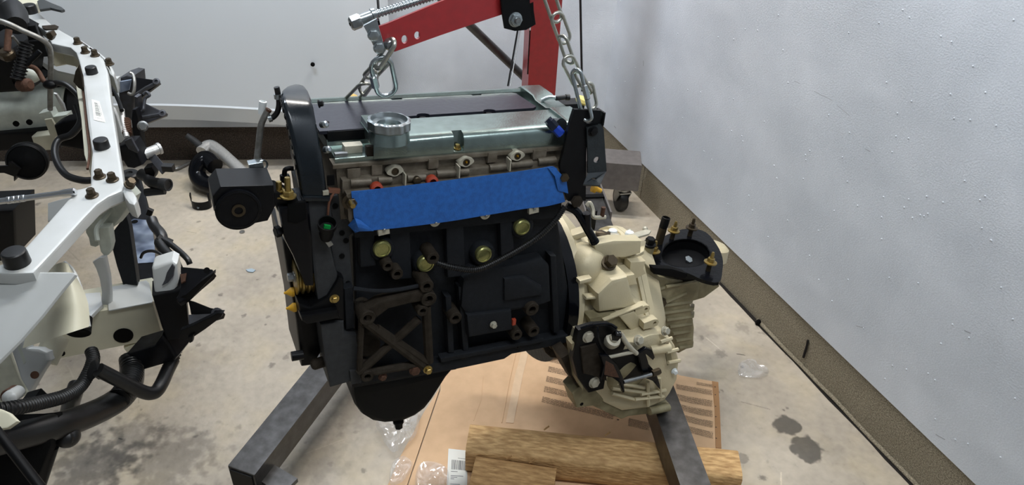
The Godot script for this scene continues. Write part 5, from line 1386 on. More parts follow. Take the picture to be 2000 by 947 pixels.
	put("orange_clip", prism(VS([88, 66, 98, 63, 104, 72, 100, 80, 92, 76], 1.86), Vector3(0, 0, -0.02), 0.003), M["bronze_bolt"], t)
	put("shield", prism(VS([146, 140, 153, 128, 160, 150, 163, 178, 152, 172, 142, 160], 1.78), Vector3(0, 0, -0.01), 0.003), M["brown_iron"], t)
	# --- bumper brackets, bonnet latch and centre stay
	for k in 2:
		var off_px: Array = [[266, 151, 309, 157, 312, 163, 288, 181, 269, 197, 260, 186], [272, 200, 284, 202, 310, 214, 325, 221, 324, 226, 284, 242, 272, 233]][k]
		var up_pts := PackedVector3Array()
		for i in range(0, off_px.size(), 2): up_pts.append(D(off_px[i], off_px[i + 1], 1.98 - 0.0009 * (off_px[i + 1] - 150)))
		var bb := put("bumper_bracket", prism(VS(off_px, 1.98 - k * 0.05, Vector3(0.1, 0.55, 0.8).normalized()), Vector3(-0.002, -0.008, -0.012), 0.002), M["frame_grey"] if k == 1 else M["frame_black"], t, 40.0, "dark triangular bumper bracket at the far side")
		var tip: Array = [[262, 188, 286, 172, 310, 160], [272, 231, 300, 226, 322, 222]][k]
		put("bracket_rim", tube(VS3(tip, 1.965 - k * 0.05), 0.0055, 8), M["frame_grey"], bb)
		put("bracket_eye", lathe([0.009, 0, 0.009, 0.004, 0.0045, 0.0045, 0.0045, 0.001, 0.0, 0.001], D([306, 318][k], [160, 222][k], 1.962 - k * 0.05), Vector3(0.1, 0.8, 0.6), 14), M["frame_grey"], bb)
	put("bracket_tower", prism(VS([231, 153, 246, 148, 258, 150, 262, 186, 258, 236, 238, 236, 231, 186], 1.97), Vector3(0.01, 0, -0.06), 0.005), M["frame_grey"], t)
	put("tower_reflection", prism(VS([232, 160, 256, 156, 252, 176, 232, 182], 1.966), Vector3(0, 0, -0.006), 0.001), M["overspray_and_sheen"], t)  # bright reflection on the tower, painted as a pale patch
	put("latch_hook", tube(curve(P3([254, 142, 1.94, 260, 146, 1.94, 263, 160, 1.93, 262, 176, 1.93, 258, 184, 1.93, 250, 182, 1.93]), 5), 0.0038, 8), M["pipe_grey"], t)
	put("stay_rod", tube(curve(P3([208, 162, 1.9, 222, 178, 1.9, 232, 198, 1.88, 238, 216, 1.86]), 4), 0.005, 8), M["black_satin"], t)
	put("stay_rod", tube(P3([200, 184, 1.9, 226, 185, 1.9]), 0.004, 8), M["bronze_bolt"], t)
	put("loop_rod", tube(curve(P3([270, 222, 1.93, 279, 216, 1.92, 281, 206, 1.92, 284, 192, 1.92, 292, 186, 1.92, 286, 180, 1.92, 280, 184, 1.92]), 5), 0.004, 8), M["frame_grey"], t)
	put("latch_spring", ribbed(P3([246, 236, 1.87, 247, 246, 1.86, 248, 262, 1.85]), 0.0115, 0.005, 0.2, 14), M["rust"], t)
	put("latch_pin", tube(P3([238, 214, 1.88, 240, 236, 1.86, 248, 268, 1.84]), 0.006, 10), M["pipe_alu"], t)
	put("centre_stay", prism(VS([258, 214, 264, 214, 270, 236, 276, 280, 281, 312, 273, 318, 266, 292, 259, 262, 256, 236], 1.88), Vector3(0.004, 0, -0.02), 0.003), M["frame_black"], t)
	put("centre_stay", prism(VS([262, 188, 268, 190, 273, 230, 270, 236, 262, 234], 1.9), Vector3(0.004, 0, -0.02), 0.003), M["frame_grey"], t)
	put("stay_bolt", hexa(D(279, 246, 1.88), Vector3(0.4, 0.4, 0.8), 0.010, 0.02, 0.013), M["steel"], t)
	put("white_flap", prism(VS([212, 206, 222, 214, 228, 228, 240, 268, 242, 279, 230, 280, 222, 266, 215, 240], 1.80), Vector3(0, 0, -0.012), 0.003), M["car_white"], t)
	put("white_flap", prism(VS([208, 155, 230, 153, 231, 182, 210, 184], 1.95), Vector3(0, 0, -0.02), 0.004), M["car_white"], t)
	put("latch_box", prism(VS([228, 288, 242, 282, 258, 282, 268, 300, 278, 323, 262, 330, 248, 328, 238, 312], 1.80), Vector3(0, 0, -0.05), 0.006), M["frame_black"], t)
	put("latch_flap", prism(VS([242, 276, 256, 270, 262, 282, 270, 296, 268, 300, 250, 292], 1.79), Vector3(0, 0, -0.008), 0.002), M["frame_grey"], t)
	put("drain_tube", lathe([0.0125, 0, 0.0125, 0.035, 0.0145, 0.036, 0.0145, 0.042, 0.011, 0.043, 0.010, 0.02, 0.0, 0.02], D(281, 302, 1.85), (D(308, 291, 1.87) - D(281, 302, 1.85)).normalized(), 18), M["pipe_alu"], t)
	put("strap", bar(D(297, 305, 1.86), D(322, 335, 1.84), 0.018, 0.004, Vector3(0.3, 0.5, 1)), M["frame_grey"], t)
	put("strap_pad", bx(D(329, 327, 1.83), Vector3(0.026, 0.016, 0.02), Basis(), 0.003), M["black_rubber"], t)
	# --- lower cross member with its oversprayed patch, hoses and elbow
	var hl := 0.46
	var lm := put("lower_crossmember", prism(GS([240, 342, 252, 332, 268, 332, 276, 350, 284, 378, 292, 412, 298, 440, 303, 480, 306, 520, 308, 556, 268, 562, 262, 520, 255, 455, 250, 420, 244, 380], hl), dn * 0.06, 0.006), M["frame_black"], t)
	put("overspray_patch", prism(GS([251, 432, 262, 427, 292, 430, 297, 444, 301, 470, 303, 500, 300, 512, 266, 514, 260, 480], hl + 0.0012), dn * 0.003), M["overspray_and_sheen"], lm, 40.0, "pale oversprayed patch on the black cross member")
	put("mount_hole", lathe([0.008, 0, 0.008, 0.0008], G(263, 433, hl + 0.0015), Vector3.UP, 14), M["hole_black"], lm)
	put("rubber_bush", lathe([0.026, -0.02, 0.026, 0.004, 0.022, 0.008, 0.010, 0.008, 0.008, 0.004, 0.0, 0.004], G(253, 342, hl + 0.01), Vector3.UP, 24), M["black_rubber"], lm)
	put("radiator_edge", prism(VS([213, 462, 246, 418, 252, 440, 262, 510, 268, 556, 240, 556, 228, 520], 1.62, Vector3(-0.3, 0.35, 0.9).normalized()), Vector3(-0.01, -0.02, -0.03), 0.003), M["black_iron"], lm)
	put("cable_loop", tube(curve(P3([275, 503, 1.63, 280, 494, 1.62, 292, 490, 1.61, 306, 492, 1.60, 318, 500, 1.59, 330, 512, 1.58]), 5), 0.0032, 8), M["black_rubber"], lm)
	var el := put("elbow_pipe", tube(curve(P3([276, 340, 1.93, 288, 346, 1.92, 294, 354, 1.91, 304, 358, 1.90, 328, 361, 1.89]), 5), 0.0145, 16), M["black_rubber"], t, 40.0, "dull grey plastic pipe elbow")
	put("pipe_mouth", lathe([0.0150, -0.02, 0.0155, -0.004, 0.0155, 0.002, 0.012, 0.002, 0.011, -0.01, 0.0, -0.01], D(328, 361, 1.89), (D(328, 361, 1.89) - D(304, 358, 1.90)).normalized(), 18), M["timing_grey"], el)
	put("elbow_bracket", prism(VS([280, 330, 296, 326, 303, 338, 300, 350, 286, 348], 1.9), Vector3(0, 0, -0.03), 0.004), M["black_plastic"], el)
	put("elbow_dark_bar", tube(P3([284, 376, 1.9, 322, 372, 1.9]), 0.010, 10), M["black_rubber"], el)  # plain dark bar below the elbow
	put("loom", tube(curve(P3([296, 428, 1.70, 302, 442, 1.69, 314, 456, 1.67, 317, 468, 1.66, 312, 474, 1.65, 322, 490, 1.63, 338, 508, 1.60, 346, 524, 1.58]), 6), 0.0115, 12), M["black_rubber"], t, 40.0, "black taped wiring loom")
	put("loom_tail", tube(curve(P3([318, 468, 1.65, 332, 476, 1.64, 352, 492, 1.62, 366, 506, 1.6, 371, 516, 1.6]), 5), 0.0062, 10), M["black_rubber"], t)
	put("loom_clip", bx(D(322, 470, 1.655), Vector3(0.03, 0.012, 0.02), Basis(Vector3(0, 0, 1), -0.5), 0.003), M["black_plastic"], t)
	put("small_clip", bx(D(293, 414, 1.72), Vector3(0.012, 0.018, 0.01), Basis(Vector3(0, 0, 1), -0.5), 0.002), M["black_plastic"], t)
	# --- brackets under the support, strap, near frame rail
	var gb := put("support_bracket", prism(VS([186, 420, 214, 388, 240, 374, 254, 390, 249, 405, 236, 424, 218, 446, 190, 446], 1.50), Vector3(0.01, 0, -0.03), 0.002), M["car_green_white"], t, 30.0)
	put("bracket_box", prism(VS([190, 446, 213, 444, 218, 480, 214, 496, 205, 503, 196, 492, 191, 470], 1.485), Vector3(0, 0, -0.02), 0.003), M["car_green_white"], gb, 30.0)
	put("bracket_wing", prism(VS([168, 440, 190, 416, 192, 480, 186, 483, 176, 480, 173, 465, 167, 454], 1.52), Vector3(0, 0, -0.012), 0.002), M["car_green_white"], gb, 30.0)
	put("bracket_fold", tube(curve(P3([190, 470, 1.475, 189, 446, 1.48, 206, 424, 1.49, 226, 398, 1.495]), 5), 0.0045, 8), M["car_green_white"], gb)
	put("white_strap", prism(VS([179, 512, 193, 503, 203, 503, 211, 540, 214, 575, 214, 606, 205, 616, 168, 628, 168, 616, 196, 602, 197, 570, 193, 545, 186, 525], 1.52), Vector3(0.004, 0, -0.012), 0.004), M["car_white"], t)
	var hr := 0.55
	var r1 := G(302, 588, hr); var r0 := G(70, 632, hr)
	var rd := (r1 - r0).normalized()
	var sd := rd.cross(Vector3.UP).normalized()
	var cxn := sd * (-0.043)
	var rail := put("frame_rail", bar(r0 + cxn + dn * 0.05, r1 + cxn + dn * 0.05, 0.085, 0.10, Vector3.UP, 0.005), M["car_cream"], t, 40.0, "cream painted end of the near frame rail")
	put("rail_top", prism(GS([212, 606, 207, 566, 214, 560, 286, 547, 291, 552, 299, 586, 296, 590], hr + 0.004), dn * 0.004, 0.0015), M["car_white"], rail, 40.0, "white top of the frame rail")
	put("rail_end_hole", lathe([0.019, -0.006, 0.019, 0.0012, 0.0, 0.0012], on_plane(241, 655, r1, sd), sd, 24), M["hole_black"], rail)
	put("rail_hole", lathe([0.007, -0.004, 0.007, 0.0012], on_plane(120, 690, r1, sd), sd, 14), M["hole_black"], rail)
	var lipo := on_plane(300, 655, r1, sd)
	put("rail_lip", prism(PackedVector3Array([on_plane(242, 682, r1, sd), on_plane(312, 650, r1, sd), on_plane(308, 664, r1, sd), on_plane(298, 674, r1, sd), on_plane(250, 692, r1, sd)]), sd * -0.02, 0.003), M["car_cream"], rail)
	put("rail_ledge", prism(GS([166, 572, 196, 570, 200, 594, 176, 618, 170, 622], hr + 0.01), dn * 0.01, 0.002), M["car_white"], rail)
	# near bumper bracket: white topped box, black plate, two drilled horns
	var nb := put("near_bumper_bracket", prism(VS([297, 578, 340, 570, 362, 560, 365, 590, 370, 640, 352, 662, 327, 667, 316, 640], 1.50, Vector3(0.25, 0.2, 0.95).normalized()), Vector3(-0.02, 0, -0.05), 0.004), M["black_satin"], t, 40.0, "black near bumper bracket")
	put("bracket_top", prism(VS([296, 526, 300, 521, 335, 510, 346, 516, 350, 545, 346, 562, 336, 571, 302, 580], 1.505, Vector3(0.1, 0.5, 0.85).normalized()), Vector3(-0.01, 0, -0.04), 0.006), M["car_white"], nb, 40.0, "white painted top of the bracket")
	put("top_reflection", prism(VS([326, 532, 336, 516, 341, 522, 338, 540, 328, 552, 316, 558, 322, 546], 1.5005, Vector3(0.1, 0.5, 0.85).normalized()), Vector3(0, 0, -0.003)), M["frame_grey"], nb)  # dark reflection on the white top, painted as a grey patch
	var h1 := put("bracket_horn", prism(VS([352, 520, 398, 524, 414, 525, 419, 533, 414, 540, 390, 560, 364, 584, 350, 592, 344, 586, 352, 560], 1.49, Vector3(0.1, 0.75, 0.65).normalized()), Vector3(0, -0.014, -0.006), 0.003), M["frame_black"], nb)
	put("horn_rim", prism(VS([344, 583, 362, 576, 392, 550, 418, 532, 418, 538, 400, 556, 378, 580, 356, 594, 346, 592], 1.478), Vector3(0, 0, -0.012), 0.002), M["black_satin"], h1)
	put("horn_eye", lathe([0.006, 0, 0.006, 0.001], D(404, 528, 1.476), Vector3(0.1, 0.75, 0.65), 12), M["hole_black"], h1)
	put("rust_patch", prism(VS([352, 536, 364, 533, 362, 548, 354, 552], 1.482, Vector3(0.1, 0.75, 0.65).normalized()), Vector3(0, -0.003, 0)), M["rust"], h1)
	var h2 := put("bracket_horn", prism(VS([366, 584, 380, 588, 410, 600, 430, 604, 437, 610, 434, 618, 420, 622, 372, 612, 370, 600], 1.49, Vector3(0.1, 0.6, 0.8).normalized()), Vector3(0, -0.012, -0.006), 0.003), M["black_satin"], nb)
	put("horn_floor", prism(VS([368, 614, 420, 612, 424, 618, 376, 636, 368, 632], 1.475, Vector3(0.1, 0.8, 0.6).normalized()), Vector3(0, -0.004, 0), 0.001), M["frame_grey"], h2)
	put("horn_rim", prism(VS([352, 645, 376, 636, 424, 612, 436, 612, 432, 620, 400, 644, 376, 660, 360, 666, 350, 664], 1.468), Vector3(0, 0, -0.012), 0.002), M["black_satin"], h2)
	put("horn_eye", lathe([0.010, -0.006, 0.010, 0.004, 0.005, 0.0045, 0.005, 0.0, 0.0, 0.0], D(424, 611, 1.465), Vector3(0.1, 0.7, 0.7), 14), M["frame_grey"], h2)
	put("bracket_tab", prism(VS([366, 660, 378, 654, 376, 668, 370, 671], 1.47), Vector3(0, 0, -0.01), 0.002), M["black_satin"], nb)
	put("under_box", prism(VS([246, 692, 300, 676, 316, 652, 324, 664, 345, 698, 340, 706, 268, 727, 262, 720], 1.56, Vector3(0.1, 0.1, 1).normalized()), Vector3(0.01, 0, -0.06), 0.006), M["frame_black"], t)
	# --- near fender, headlamp bucket, brackets
	var fn := Vector3(-0.1, 0.86, 0.5).normalized()
	put("fender", prism(VS([-60, 532, 60, 530, 128, 530, 144, 531, 147, 536, 120, 568, 82, 616, 40, 664, 0, 704, -60, 760], 1.26, fn), -fn * 0.010, 0.004), M["car_white"], t, 40.0, "white front fender edge")
	var b_rows := []
	for i in 6:
		var k := i / 5.0
		var row := PackedVector3Array()
		for j in 7:
			var s := j / 6.0
			var tx := lerpf(84, 126, minf(s * 1.6, 1.0)) + 24.0 * maxf(0, s - 0.5)
			var ty := lerpf(526, 512, minf(s * 1.6, 1.0)) + 40.0 * maxf(0, s - 0.55)
			var bxp := lerpf(44, 173, pow(s, 0.8)); var by := lerpf(680, 638, pow(s, 0.8))
			var bow := sin(k * PI) * 12.0 * s
			row.append(D(lerpf(tx, bxp, k) + bow, lerpf(ty, by, k), 1.42 - 0.07 * sin(s * PI * 0.8) - 0.05 * k))
		b_rows.append(curve(row, 3))
	put("headlamp_bucket", sheet(b_rows, 0.005, Vector3(0.2, 0.2, 1).normalized()), M["car_cream"], t, 50.0, "cream curved headlamp bucket behind the fender")
	put("bucket_rim", tube(curve(P3([126, 513, 1.40, 142, 528, 1.39, 156, 560, 1.38, 166, 600, 1.37, 173, 638, 1.36]), 5), 0.004, 8), M["car_white"], t)
	put("bucket_mouth", lathe([0.02, -0.03, 0.021, 0.0, 0.018, 0.002, 0.0, 0.0], D(153, 650, 1.40), Vector3(0.2, -0.5, 1), 20), M["hole_black"], t)
	var wb := put("inner_bracket", prism(VS([41, 655, 54, 680, 76, 681, 92, 688, 96, 704, 80, 726, 66, 750, 56, 768, 40, 742, 19, 680], 1.42, Vector3(0.3, 0.5, 0.8).normalized()), Vector3(0, -0.012, -0.02), 0.005), M["car_white"], t)
	put("bracket_slot", prism(VS([30, 668, 36, 666, 51, 706, 46, 710], 1.405, Vector3(0.3, 0.5, 0.8).normalized()), Vector3(0, -0.002, 0)), M["car_green_white"], wb)
	put("bracket_hole", lathe([0.007, 0, 0.007, 0.001], D(68, 732, 1.365), Vector3(0.3, 0.5, 0.8), 14), M["rust"], wb)
	put("liner_panel", prism(VS([-60, 690, 14, 680, 36, 738, 54, 770, 30, 786, -60, 790], 1.47, Vector3(0.2, 0.1, 1).normalized()), Vector3(0, 0, -0.01), 0.003), M["car_green_white"], t)
	put("arm_tube", tube(P3([88, 706, 1.46, 112, 656, 1.48]), 0.022, 12), M["car_cream"], t)
	put("small_lamp", lathe([0.011, -0.03, 0.0125, -0.01, 0.012, 0.004, 0.008, 0.008, 0.0, 0.009], D(20, 776, 1.30), Vector3(0.2, 0.5, 1), 20), M["car_white"], t, 40.0, "small white lens")
	put("lamp_seal", lathe([0.0125, -0.03, 0.0135, -0.006, 0.0125, -0.004], D(14, 777, 1.30), Vector3(0.2, 0.5, 1), 20), M["rust"], t)
	put("liner_edge", prism(VS([-60, 790, 0, 798, 18, 806, 34, 822, 14, 836, -60, 846], 1.16, fn), -fn * 0.01, 0.003), M["car_cream"], t)
	put("dark_tank", prism(VS([-60, 414, 26, 410, 30, 500, 4, 512, -60, 520], 1.75), Vector3(0, 0, -0.10), 0.01), M["black_plastic"], t)
	put("white_shelf", prism(VS([93, 396, 120, 388, 150, 382, 140, 396, 98, 432, 93, 430], 1.52, Vector3(0, 0.5, 0.86).normalized()), Vector3(0, -0.006, 0), 0.002), M["car_white"], t)
	# --- hoses at the bottom left
	put("corrugated_hose", ribbed(P3([-30, 804, 1.20, 30, 796, 1.24, 80, 786, 1.30, 125, 774, 1.36, 155, 756, 1.42, 172, 730, 1.46, 182, 702, 1.5, 178, 684, 1.52]), 0.0125, 0.0066, 0.16, 14), M["black_rubber"], t, 34.0, "black corrugated conduit")
	put("conduit_clip", prism(VS([176, 708, 186, 702, 190, 722, 206, 728, 206, 740, 192, 742, 186, 738, 170, 752, 164, 752, 170, 738, 168, 728], 1.41), Vector3(0, 0, -0.012), 0.002), M["timing_grey"], t)
	put("pipe_run", tube(curve(P3([192, 722, 1.42, 240, 746, 1.46, 282, 766, 1.50, 302, 766, 1.52, 314, 752, 1.54, 328, 722, 1.58, 338, 702, 1.6]), 7), 0.0135, 14), M["black_rubber"], t, 40.0, "black pipe with a tight bend")
	put("pipe_conduit", ribbed(P3([318, 744, 1.56, 330, 716, 1.59, 340, 694, 1.6, 345, 672, 1.61]), 0.0135, 0.006, 0.12, 12), M["black_rubber"], t)
	put("thick_hose", tube(curve(P3([-30, 868, 1.22, 40, 850, 1.28, 110, 832, 1.34, 160, 816, 1.40, 205, 796, 1.46, 236, 776, 1.5, 254, 752, 1.54, 258, 724, 1.58, 256, 700, 1.6]), 8), 0.0235, 18), M["black_rubber"], t, 40.0, "thick black hose")
	put("hose_conduit", ribbed(P3([232, 778, 1.48, 250, 752, 1.52, 259, 726, 1.56, 254, 700, 1.58]), 0.0215, 0.007, 0.12, 14), M["black_rubber"], t)
	put("hose_drop", tube(curve(P3([150, 752, 1.50, 138, 790, 1.46, 134, 820, 1.40, 134, 850, 1.36, 128, 856, 1.35]), 6), 0.0155, 14), M["black_rubber"], t)
	put("hose_elbow", ball(D(132, 852, 1.36), 0.0215, Vector3(1, 0.9, 1)), M["black_rubber"], t)
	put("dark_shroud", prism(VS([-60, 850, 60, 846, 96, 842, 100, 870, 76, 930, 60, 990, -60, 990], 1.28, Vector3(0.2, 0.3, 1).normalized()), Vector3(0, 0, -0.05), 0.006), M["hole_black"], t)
	put("diagonal_tube", tube(P3([-10, 838, 1.12, 30, 888, 1.12, 86, 960, 1.12]), 0.0075, 10), M["black_plastic"], t)
	put("rusty_arm", tube(P3([84, 862, 1.36, 66, 930, 1.40]), 0.012, 10), M["rust"], t)
	put("white_sliver", prism(VS([92, 860, 100, 858, 98, 872, 84, 912, 72, 930, 70, 918], 1.38, Vector3(0.4, 0.2, 1).normalized()), Vector3(0, 0, -0.01), 0.002), M["car_green_white"], t)
	put("black_arm", tube(P3([102, 872, 1.36, 78, 945, 1.38]), 0.011, 10), M["black_satin"], t)
	put("bracket_knob", bx(D(68, 778, 1.38), Vector3(0.03, 0.02, 0.03), Basis(Vector3(0, 0, 1), 0.4), 0.004), M["black_plastic"], t)
	settle(t, Vector3(-1.0, 0, -1.5))
	# --- ratchet lying on the radiator support
	var w := thing("ratchet_wrench", "chrome ratchet wrench lying across the near end of the white radiator support", "wrench")
	var wa := D(-60, 401, 1.40); var wb2 := G(148, 374, hs + 0.008)
	var hd := (wb2 - wa).normalized()
	put("shaft", tube(PackedVector3Array([wa, wa.lerp(wb2, 0.5), wb2 - hd * 0.03, wb2 - hd * 0.02, wb2 - hd * 0.002, wb2]), [0.0058, 0.0056, 0.0056, 0.0068, 0.0072, 0.005], 16), M["chrome"], w)
	for k in 4: put("grip_ring", lathe([0.0058, -0.002, 0.0068, -0.001, 0.0068, 0.004, 0.0058, 0.005], wa.lerp(wb2, 0.36 + k * 0.045), hd, 16), M["chrome"], w)
	settle(w, wa.lerp(wb2, 0.5))
func VS3(flat: Array, depth: float) -> PackedVector3Array:
	var out := PackedVector3Array()
	for i in range(0, flat.size(), 2): out.append(D(flat[i], flat[i + 1], depth))
	return out
func circ_box(o: Vector3, axis: Vector3, hy: float, hz: float) -> PackedVector3Array:   # rounded section of a rail
	var a := axis.normalized()
	var s := a.cross(Vector3.UP).normalized()
	var out := PackedVector3Array()
	for i in 24:
		var an := TAU * i / 24.0
		var c := signf(cos(an)) * pow(absf(cos(an)), 0.6); var sn := signf(sin(an)) * pow(absf(sin(an)), 0.6)
		out.append(o + s * (c * hz) + Vector3.UP * (sn * hy))
	return out
func barcode_image(w: int, h: int, upright: bool) -> ImageTexture:
	var im := Image.create(w, h, false, Image.FORMAT_RGB8)
	im.fill(Color(0.86, 0.86, 0.83))
	var r := RandomNumberGenerator.new(); r.seed = 5
	if upright:
		var y := int(h * 0.12)
		while y < h * 0.78:
			var t := r.randi_range(1, 3)
			im.fill_rect(Rect2i(int(w * 0.22), y, int(w * 0.45), t), Color(0.25, 0.25, 0.25)); y += t + r.randi_range(1, 3)
		for k in 12: im.fill_rect(Rect2i(int(w * 0.74), int(h * 0.12) + k * 8, 5, r.randi_range(3, 6)), Color(0.35, 0.35, 0.35))
		for k in 5: im.fill_rect(Rect2i(int(w * 0.2) + k * 8, int(h * 0.86), r.randi_range(3, 6), 4), Color(0.4, 0.4, 0.4))
	else:
		var x := int(w * 0.18)
		while x < w * 0.9:
			var t := r.randi_range(2, 5)
			im.fill_rect(Rect2i(x, int(h * 0.26), t, int(h * 0.24)), Color(0.12, 0.12, 0.14)); x += t + r.randi_range(2, 5)
		for k in 5: im.fill_rect(Rect2i(int(w * (0.5 + k * 0.08)), int(h * 0.20), int(w * 0.06), 4), Color(0.3, 0.3, 0.3))
		for k in 4: im.fill_rect(Rect2i(int(w * 0.16), int(h * 0.54) + k * 0, r.randi_range(20, 60), 4), Color(0.3, 0.3, 0.3))
		for k in 3: im.fill_rect(Rect2i(int(w * 0.16), int(h * 0.64) + k * 12, r.randi_range(30, int(w * 0.7)), 4), Color(0.35, 0.35, 0.38))
		for k in 2: im.fill_rect(Rect2i(int(w * 0.16), int(h * 0.84) + k * 12, int(w * 0.5), 4), Color(0.35, 0.35, 0.38))
	return ImageTexture.create_from_image(im)

# ---------------------------------------------------------------- load leveller and chains
func link(a: Vector3, b: Vector3, width: float, r: float, side: Vector3) -> PackedVector3Array:   # one chain link between its two ends
	var d := (b - a).normalized()
	var s := (side - d * side.dot(d)).normalized()
	var h := width / 2.0
	var p := PackedVector3Array()
	for i in 9:
		var an := PI * i / 8.0
		p.append(a + d * h + (s * cos(an) * -1.0 - d * sin(an)) * h)
	for i in 9:
		var an := PI * i / 8.0
		p.append(b - d * h + (s * cos(an) + d * sin(an)) * h)
	return tube(p, r, 10, true)

func build_leveler():
	var t := thing("load_leveler", "red steel load leveller bar with a threaded rod hanging at a slant above the engine", "load leveller")
	var z := -0.085
	var n := FT.basis.z
	var bar_ := plate(EWS([739, 52, 756, 46, 866, 1, 930, -24, 1100, -90, 1120, -60, 1056, -2, 982, 28, 948, 39, 860, 69, 771, 101, 752, 96], z), [EWS(oval(790, 77, 5.8, 8.2), z), EWS(oval(815, 69, 5.8, 7.6), z)], -n * 0.006)
	var bb := put("red_bar", bar_, M["red_paint"], t, 40.0, "red painted drilled bar")
	var s0 := EW(690, 45, z - 0.02); var s1 := EW(732, 28, z - 0.02); var s2 := EW(900, -24, z - 0.02)
	var ax := (s1 - s0).normalized()
	put("threaded_rod", ribbed(PackedVector3Array([s1, s1.lerp(s2, 0.5), s2]), 0.0078, 0.0058, 0.22, 14), M["zinc"], t)
	put("sleeve", lathe([0.0095, 0.008, 0.0095, 0.034, 0.0118, 0.035, 0.0118, 0.041, 0.009, 0.042], s0, ax, 22), M["zinc"], t)
	var nut := put("rod_nut", lathe([0.0095, -0.006, 0.0128, -0.003, 0.0128, 0.011, 0.0105, 0.014], s0, ax, 6, 0.4), M["steel"], t)
	put("cotter_hole", lathe([0.003, 0, 0.003, 0.001], s0 - ax * 0.006, -ax, 10), M["hole_black"], nut)
	var arm := put("end_arm", prism(EWS([710, 50, 736, 36, 740, 52, 746, 72, 753, 98, 748, 108, 738, 106, 729, 88, 722, 72], z + 0.006), -n * 0.005, 0.001), M["zinc"], t)
	put("end_arm", prism(EWS([730, 36, 740, 34, 744, 52, 736, 54], z - 0.036), -n * 0.005, 0.001), M["black_satin"], t)
	put("arm_bolt", hexa(EW(729, 68, z + 0.006), n, 0.0092, 0.008, 0.0105), M["zinc"], arm)
	put("arm_bolt", hexa(EW(740, 93, z + 0.006), n, 0.0092, 0.008, 0.0105), M["zinc"], arm)
	put("shackle_bolt", lathe([0.0105, -0.02, 0.0105, 0.004, 0.008, 0.010, 0.004, 0.011], EW(762, 87, z + 0.006), n, 20), M["steel"], bb)
	var cp := put("hanger_plate", prism(EWS([974, -60, 1034, -60, 1036, 20, 1040, 52, 1028, 59, 1006, 61, 986, 56, 980, 20], z + 0.012), -n * 0.006, 0.0015), M["black_satin"], t, 40.0, "black hanger plate")
	put("hanger_plate", prism(EWS([1010, -60, 1040, -60, 1043, 20, 1047, 48, 1036, 54, 1014, 56], z - 0.04), -n * 0.006, 0.0015), M["black_satin"], t)
	var nb := put("plate_nut", hexa(EW(1006, 38, z + 0.012), n, 0.0115, 0.009, 0.0135), M["zinc"], cp)
	put("bolt_end", lathe([0.006, 0, 0.006, 0.013, 0.0045, 0.015], EW(1006, 38, z + 0.012), n, 14), M["steel"], nb)
	settle(t, EW(880, 20, z))
func oval(x: float, y: float, a: float, b: float) -> Array:
	var o := []
	for i in 20:
		o.append(x + cos(TAU * i / 20) * a); o.append(y + sin(TAU * i / 20) * b)
	return o

func build_chains():
	var n := FT.basis.z
	var sx := FT.basis.x
	var r := 0.0033
	var t := thing("lifting_chain", "steel lifting chain running down to the black bracket at the gearbox end of the engine", "chain", Vector3.ZERO, "lifting chains")
	for l in [[1064, -34, -0.06, 1090, 42, -0.05, 0.022, 0], [1085, 26, -0.048, 1106, 83, -0.045, 0.024, 0], [1097, 70, -0.035, 1115, 124, -0.03, 0.020, 1], [1106, 111, -0.02, 1133, 166, -0.015, 0.024, 0], [1126, 140, -0.004, 1151, 182, 0.0, 0.020, 1], [1148, 163, 0.006, 1158, 212, 0.012, 0.019, 0]]:
		put("link", link(EW(l[0], l[1], l[2]), EW(l[3], l[4], l[5]), l[6], r, sx if l[7] == 0 else n + sx * 0.45), M["chain_steel"], t)
	quick_link(t, EW(1124, 136, 0.01), EW(1149, 236, 0.034), 0.018, 0.0036, n * 0.7 + sx * 0.6, 0.45, 1.0)
	settle(t, EW(1149, 236, 0.034))
	var u := thing("lifting_chain", "steel lifting chain hanging from the left end of the slanted red bar", "chain", Vector3.ZERO, "lifting chains")
	put("link", link(EW(769, 78, -0.07), EW(735, 132, -0.08), 0.020, 0.0042, n + sx * 0.3), M["chain_steel"], u)
	for l in [[751, 118, -0.09, 719, 152, -0.13, 0.026, 0], [733, 140, -0.12, 705, 180, -0.19, 0.021, 1], [717, 163, -0.17, 682, 198, -0.235, 0.026, 0]]:
		put("link", link(EW(l[0], l[1], l[2]), EW(l[3], l[4], l[5]), l[6], r, sx if l[7] == 0 else n + sx * 0.3), M["chain_steel"], u)
	quick_link(u, EW(741, 113, -0.08), EW(758, 186, -0.105), 0.036, 0.0042, sx, 0.55, -1.0)
	settle(u, EW(682, 198, -0.235))
func quick_link(par: Node, a: Vector3, b: Vector3, w: float, r: float, side: Vector3, at: float, sgn: float):
	var q := put("quick_link", link(a, b, w, r, side), M["zinc"], par, 40.0, "oval quick link with a screw sleeve")
	var d := (b - a).normalized()
	var s := (side - d * side.dot(d)).normalized() * sgn
	put("screw_sleeve", lathe([r * 1.1, -0.014, r * 1.75, -0.012, r * 1.75, 0.012, r * 1.1, 0.014], a.lerp(b, at) + s * (w / 2.0), d, 6), M["zinc"], q)

